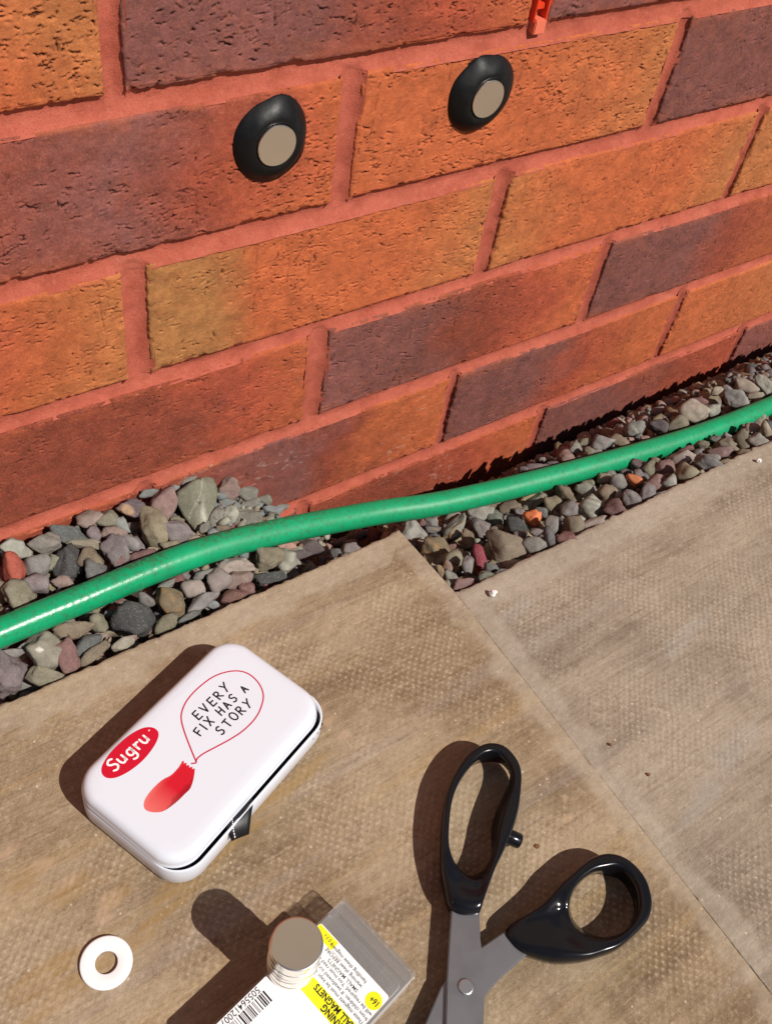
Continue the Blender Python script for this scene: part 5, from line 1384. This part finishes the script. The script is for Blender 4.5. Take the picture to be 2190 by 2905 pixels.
# ------------------------------------------------------------------ scissors
def mat_handle():
    t = NT('black_handle_plastic'); p = t.pos()
    t.set(color=(.006, .006, .008), rough=t.ramp(t.noise(p, 120, 4), .35, .75, .15, .26), spec=.36, normal=t.bump(t.noise(p, 70, 3), .08, .5))
    return t.m
def mat_steel():
    t = NT('brushed_steel'); p = t.pos((1, 1, 1))
    tx = t.pos((1 / 60, 1 / 1700, 1 / 400), rot=(0, 0, .876)); t.n['Mapping'].vector_type = 'TEXTURE'; n = t.noise(tx, 1.0, 3, .6); n5 = t.noise(p, 70, 4, .6)
    t.set(color=t.mix(t.ramp(n5, .35, .7), (.33, .325, .345), (.27, .265, .28)), metal=.9, rough=t.ramp(n5, .3, .7, .34, .46), spec=.4, normal=t.bump(n, .10, .08))
    return t.m
M_HANDLE = mat_handle(); M_STEEL = mat_steel()
sc = empty('scissors', (0, -305, 0.6))
tag(sc, 'open pair of scissors with black plastic loops and grey steel blades', 'scissors')
SO = np.array((0, -305.0))
def resample(P_, cen, A):
    P_ = smooth_path(P_, 8, True); P_ = np.array(P_); rel = P_ - cen
    a = np.unwrap(np.arctan2(rel[:, 1], rel[:, 0]))
    if a[-1] < a[0]: P_ = P_[::-1]; rel = P_ - cen
    # cast a ray at each angle, take farthest hit
    out = []
    for th in A:
        d = np.array((math.cos(th), math.sin(th))); best = None
        for q in range(len(P_)):
            p0 = rel[q]; p1 = rel[(q + 1) % len(P_)]; e = p1 - p0
            den = d[0] * e[1] - d[1] * e[0]
            if abs(den) < 1e-9: continue
            t_ = (p0[0] * e[1] - p0[1] * e[0]) / den; u_ = (p0[0] * d[1] - p0[1] * d[0]) / den
            if t_ > 0 and -1e-6 <= u_ <= 1 + 1e-6 and (best is None or t_ > best): best = t_
        out.append(best if best else 1)
    return np.array(out)
def handle(outer, it, ib, topz, tang_dir, ztang, base=2.2):
    cen = np.mean(np.array(it), 0); n = 140
    # even angular samples, denser toward the tang
    A = np.linspace(-np.pi, np.pi, n, endpoint=False)
    tw = math.atan2(tang_dir[1], tang_dir[0])
    A = A + .45 * np.sin(A - tw) * -1.0
    ro, ri = resample(outer, cen, A), resample(it, cen, A)
    cb = np.mean(np.array(ib), 0); 
    rb = resample(ib, cen, A)
    D = np.stack([np.cos(A), np.sin(A)], 1)
    width = np.maximum(ro - ri, 1.4)
    wide = np.clip((width - 6) / 14, 0, 1)
    along = np.clip((ro - 22) / 30, 0, 1) * (np.cos(A - tw) > 0)
    V = []
    prof = [(0, 'o', .35), (.0, 'o', 0.0), (.0, 'o', .45), (.0, 'o', .72), (.06, 'm', .90), (.16, 'm', .985), (.30, 'm', 1.0), (.45, 'm', 1.0), (.6, 'm', 1.0), (.75, 'm', 1.0), (.88, 'm', .98), (.96, 'm', .90), (1.0, 'm', .72), (1.0, 'i', .45), (1.0, 'i', .15), (1.0, 'i', 0.0)]
    for s_, kind, h in prof:
        if kind == 'o':
            inset = {.35: 1.6, 0.0: 1.6, .45: .15, .72: 0.0}[h]
            r_ = ro - inset * np.minimum(1, width / 4); zz = base + (topz - base) * (h if h != .35 else 0.0) * np.ones(n)
            if h == .35: zz = np.full(n, base + .8); r_ = ro - 2.6 * np.minimum(1, width / 6)
            zz = zz - along * (zz - base) * (1 - ztang)
        elif kind == 'm':
            # narrow rims are rounded, wide webs are dished towards the hole then swell to the tang
            x = s_
            absd = (1 - x) * width
            r_ = ri + absd
            dish = -wide * 2.6 * np.exp(-((absd - 4.5) / 3.2) ** 2)
            lastf = np.where(x > .9, 1, 0)
            edge_round = h
            zt = topz - along * 1.0
            rise = np.clip(absd / np.maximum(width, 1), 0, 1)
            zz = base + (zt - base) * edge_round * (1 - along * (1 - ztang) * np.clip((absd - 8) / 16, 0, 1)) + dish * (x < .9)
        else:
            k_ = {.45: .45, .15: .85, 0.0: 1.0}[h]
            r_ = ri + (rb - ri) * k_; zz = np.full(n, base + (topz - base) * h)
        P_ = cen + D * r_[:, None]
        V.append(np.column_stack([P_ - SO, zz]))
    return np.concatenate(V), grid_faces(len(prof), n, True, True)
A_OUT = [[72.8, -231.5], [77.4, -235.9], [78.8, -241.6], [78.4, -247.0], [75.9, -252.2], [71.1, -257.8], [65.5, -263.5], [59.8, -268.2], [52.3, -273.3], [44.0, -277.8], [36.5, -281.6], [29.2, -286.2], [23.6, -290.0], [19.2, -292.9], [15.4, -291.6], [11.5, -288.8], [9.5, -285.0], [10.5, -280.5], [12.8, -274.7], [15.5, -269.0], [19.9, -262.6], [24.8, -256.1], [30.6, -249.2], [37.3, -242.5], [42.7, -238.4], [49.1, -234.7], [56.4, -231.4], [62.2, -230.1], [68.1, -230.1]]
A_IT = [[65.9, -234.9], [71.5, -237.2], [73.3, -243.0], [72.0, -248.8], [68.8, -253.5], [64.3, -257.2], [58.9, -260.4], [53.2, -264.0], [47.7, -268.6], [42.9, -273.5], [37.6, -277.9], [32.2, -280.8], [27.1, -281.0], [24.3, -278.9], [22.8, -275.6], [22.1, -270.6], [23.6, -264.5], [26.4, -259.4], [30.6, -254.2], [36.3, -247.9], [41.3, -243.7], [47.3, -240.0], [54.2, -237.1], [60.2, -235.4]]
A_IB = [[69.1, -234.6], [74.3, -237.6], [77.1, -241.7], [76.0, -246.8], [72.2, -250.3], [68.0, -252.5], [61.6, -256.1], [54.9, -260.3], [49.7, -265.2], [45.3, -271.4], [41.2, -274.9], [34.9, -277.1], [29.2, -276.1], [27.2, -273.3], [26.5, -268.2], [28.0, -261.9], [30.9, -256.7], [35.2, -251.4], [41.0, -244.9], [46.1, -240.6], [52.3, -236.8], [59.4, -233.8], [64.7, -233.3]]
B_OUT = [[86.3, -303.0], [90.7, -306.9], [93.2, -311.8], [94.0, -317.4], [93.3, -322.8], [90.8, -327.9], [88.2, -331.2], [83.3, -334.7], [77.9, -336.1], [70.3, -336.9], [61.7, -337.0], [53.9, -335.2], [45.5, -332.3], [36.4, -327.1], [32.4, -323.5], [28.3, -318.7], [25.4, -314.7], [24.4, -309.5], [24.5, -305.8], [25.9, -304.3], [29.1, -303.6], [35.9, -304.2], [44.5, -304.7], [53.0, -303.4], [58.9, -302.1], [66.1, -301.5], [73.4, -300.8], [80.1, -301.0]]
B_IT = [[79.8, -307.7], [85.4, -310.2], [87.8, -315.0], [87.5, -320.6], [84.3, -326.0], [80.1, -329.9], [74.1, -332.6], [66.6, -333.4], [60.4, -331.9], [55.2, -328.4], [52.6, -324.1], [51.9, -319.0], [53.7, -313.9], [56.9, -310.2], [61.6, -307.5], [67.6, -306.1], [74.4, -306.1]]
B_IB = [[82.7, -307.9], [87.9, -313.2], [88.7, -318.7], [87.0, -324.3], [83.3, -328.7], [77.6, -331.6], [72.1, -332.2], [66.8, -330.6], [62.5, -327.9], [59.3, -324.0], [57.8, -320.3], [57.3, -316.1], [59.3, -311.6], [63.2, -308.3], [69.9, -305.7], [77.3, -305.1]]
def shrink_toward(P_, cen, k_): return [list(np.array(cen) + (np.array(p) - cen) * k_) for p in P_]
Vh, Fh = handle(A_OUT, A_IT, A_IB, 15.5, (-.78, -.62), .80)
hA = mesh_np('long_handle', Vh, Fh, M_HANDLE, sc)
Vh, Fh = handle(B_OUT, B_IT, B_IB, 14.5, (-1, .1), .72)
hB = mesh_np('short_handle', Vh, Fh, M_HANDLE, sc)
for o in (hA, hB):
    bm = bmesh.new(); bm.from_mesh(o.data); bmesh.ops.recalc_face_normals(bm, faces=bm.faces); bm.to_mesh(o.data); bm.free()
# stub on the long handle
v, f = disc_bm(3.6, 11, 28, .8)
Rm = Vector((.62, -.72, -.25)).to_track_quat('Z', 'Y').to_matrix()
v = v @ np.array(Rm).T + np.array((50.6, -268.2 - SO[1], 8.6))
stub = mesh_np('stop_peg', v, f, M_HANDLE, sc); flat_shade_ngon_fix(stub, 50)

def blade(name, poly, z0, z1, bevel_edge=None):
    P_ = np.array(poly) - SO; n = len(P_)
    V = [(x, y, z0) for x, y in P_] + [(x, y, z1) for x, y in P_]
    F = [tuple(range(n - 1, -1, -1)), tuple(range(n, 2 * n))] + [(q, (q + 1) % n, n + (q + 1) % n, n + q) for q in range(n)]
    o = mesh_np(name, V, F, M_STEEL, sc, False)
    bm = bmesh.new(); bm.from_mesh(o.data); bmesh.ops.recalc_face_normals(bm, faces=bm.faces)
    es = [e for e in bm.edges if len(e.link_faces) == 2 and e.calc_face_angle(0) > .5 and all(abs(v_.co.z - z1 * MM) < 1e-6 for v_ in e.verts)]
    bmesh.ops.bevel(bm, geom=es, offset=.45 * MM, segments=2, affect='EDGES')
    bm.to_mesh(o.data); bm.free(); return o
blade('upper_blade', [[19, -279], [10.6, -284.2], [6.0, -289.5], [1.6, -294.6], [-9.0, -307.2], [-19.6, -320.8], [-40, -347], [-62, -377], [-80, -403], [-76, -398], [-50, -373], [-25, -347.5], [-5.9, -328.7], [4.5, -316.3], [9.4, -308.4], [13.2, -301.7], [20.6, -291.5], [26, -284]], 8.2, 9.9)
blade('lower_blade', [[40, -306.0], [25.5, -304.6], [11.6, -304.5], [-3.4, -305.3], [-12.7, -308.3], [-25.4, -315.6], [-56, -333], [-88, -352], [-122, -374], [-116, -374], [-78, -356], [-40, -337], [-12, -325.5], [3.6, -320.2], [11.1, -318.7], [20.2, -317.9], [30.0, -317.2], [40, -316]], 6.3, 8.0)
v, f = disc_bm(3.3, 1.0, 32, .45)
pv = mesh_np('pivot_rivet', v + np.array((-4.0, -313.8 - SO[1], 9.7)), f, plain('bright_steel', (.52, .52, .54), .36, 1.0), sc); flat_shade_ngon_fix(pv, 50)

# ------------------------------------------------------------------ white grit on the right slab
for q, (x, y, s_, lab) in enumerate(((138.0, -153.8, 2.6, 'larger white grit crumb on the right slab near the gravel corner'), (369.2, -153.4, 2.1, 'smaller white grit crumb on the right slab at the right edge'))):
    V, F, U_ = stone_shape(s_, s_ * .9, s_ * .85, .3, 77 + q, 3, 2.2)
    o = mesh_np('grit_crumb', V, F, plain('white_chalk', (.80, .78, .76), .8), None, True)
    o.location = (x * MM, y * MM, s_ * .75 * MM)
    tag(o, lab, 'grit')
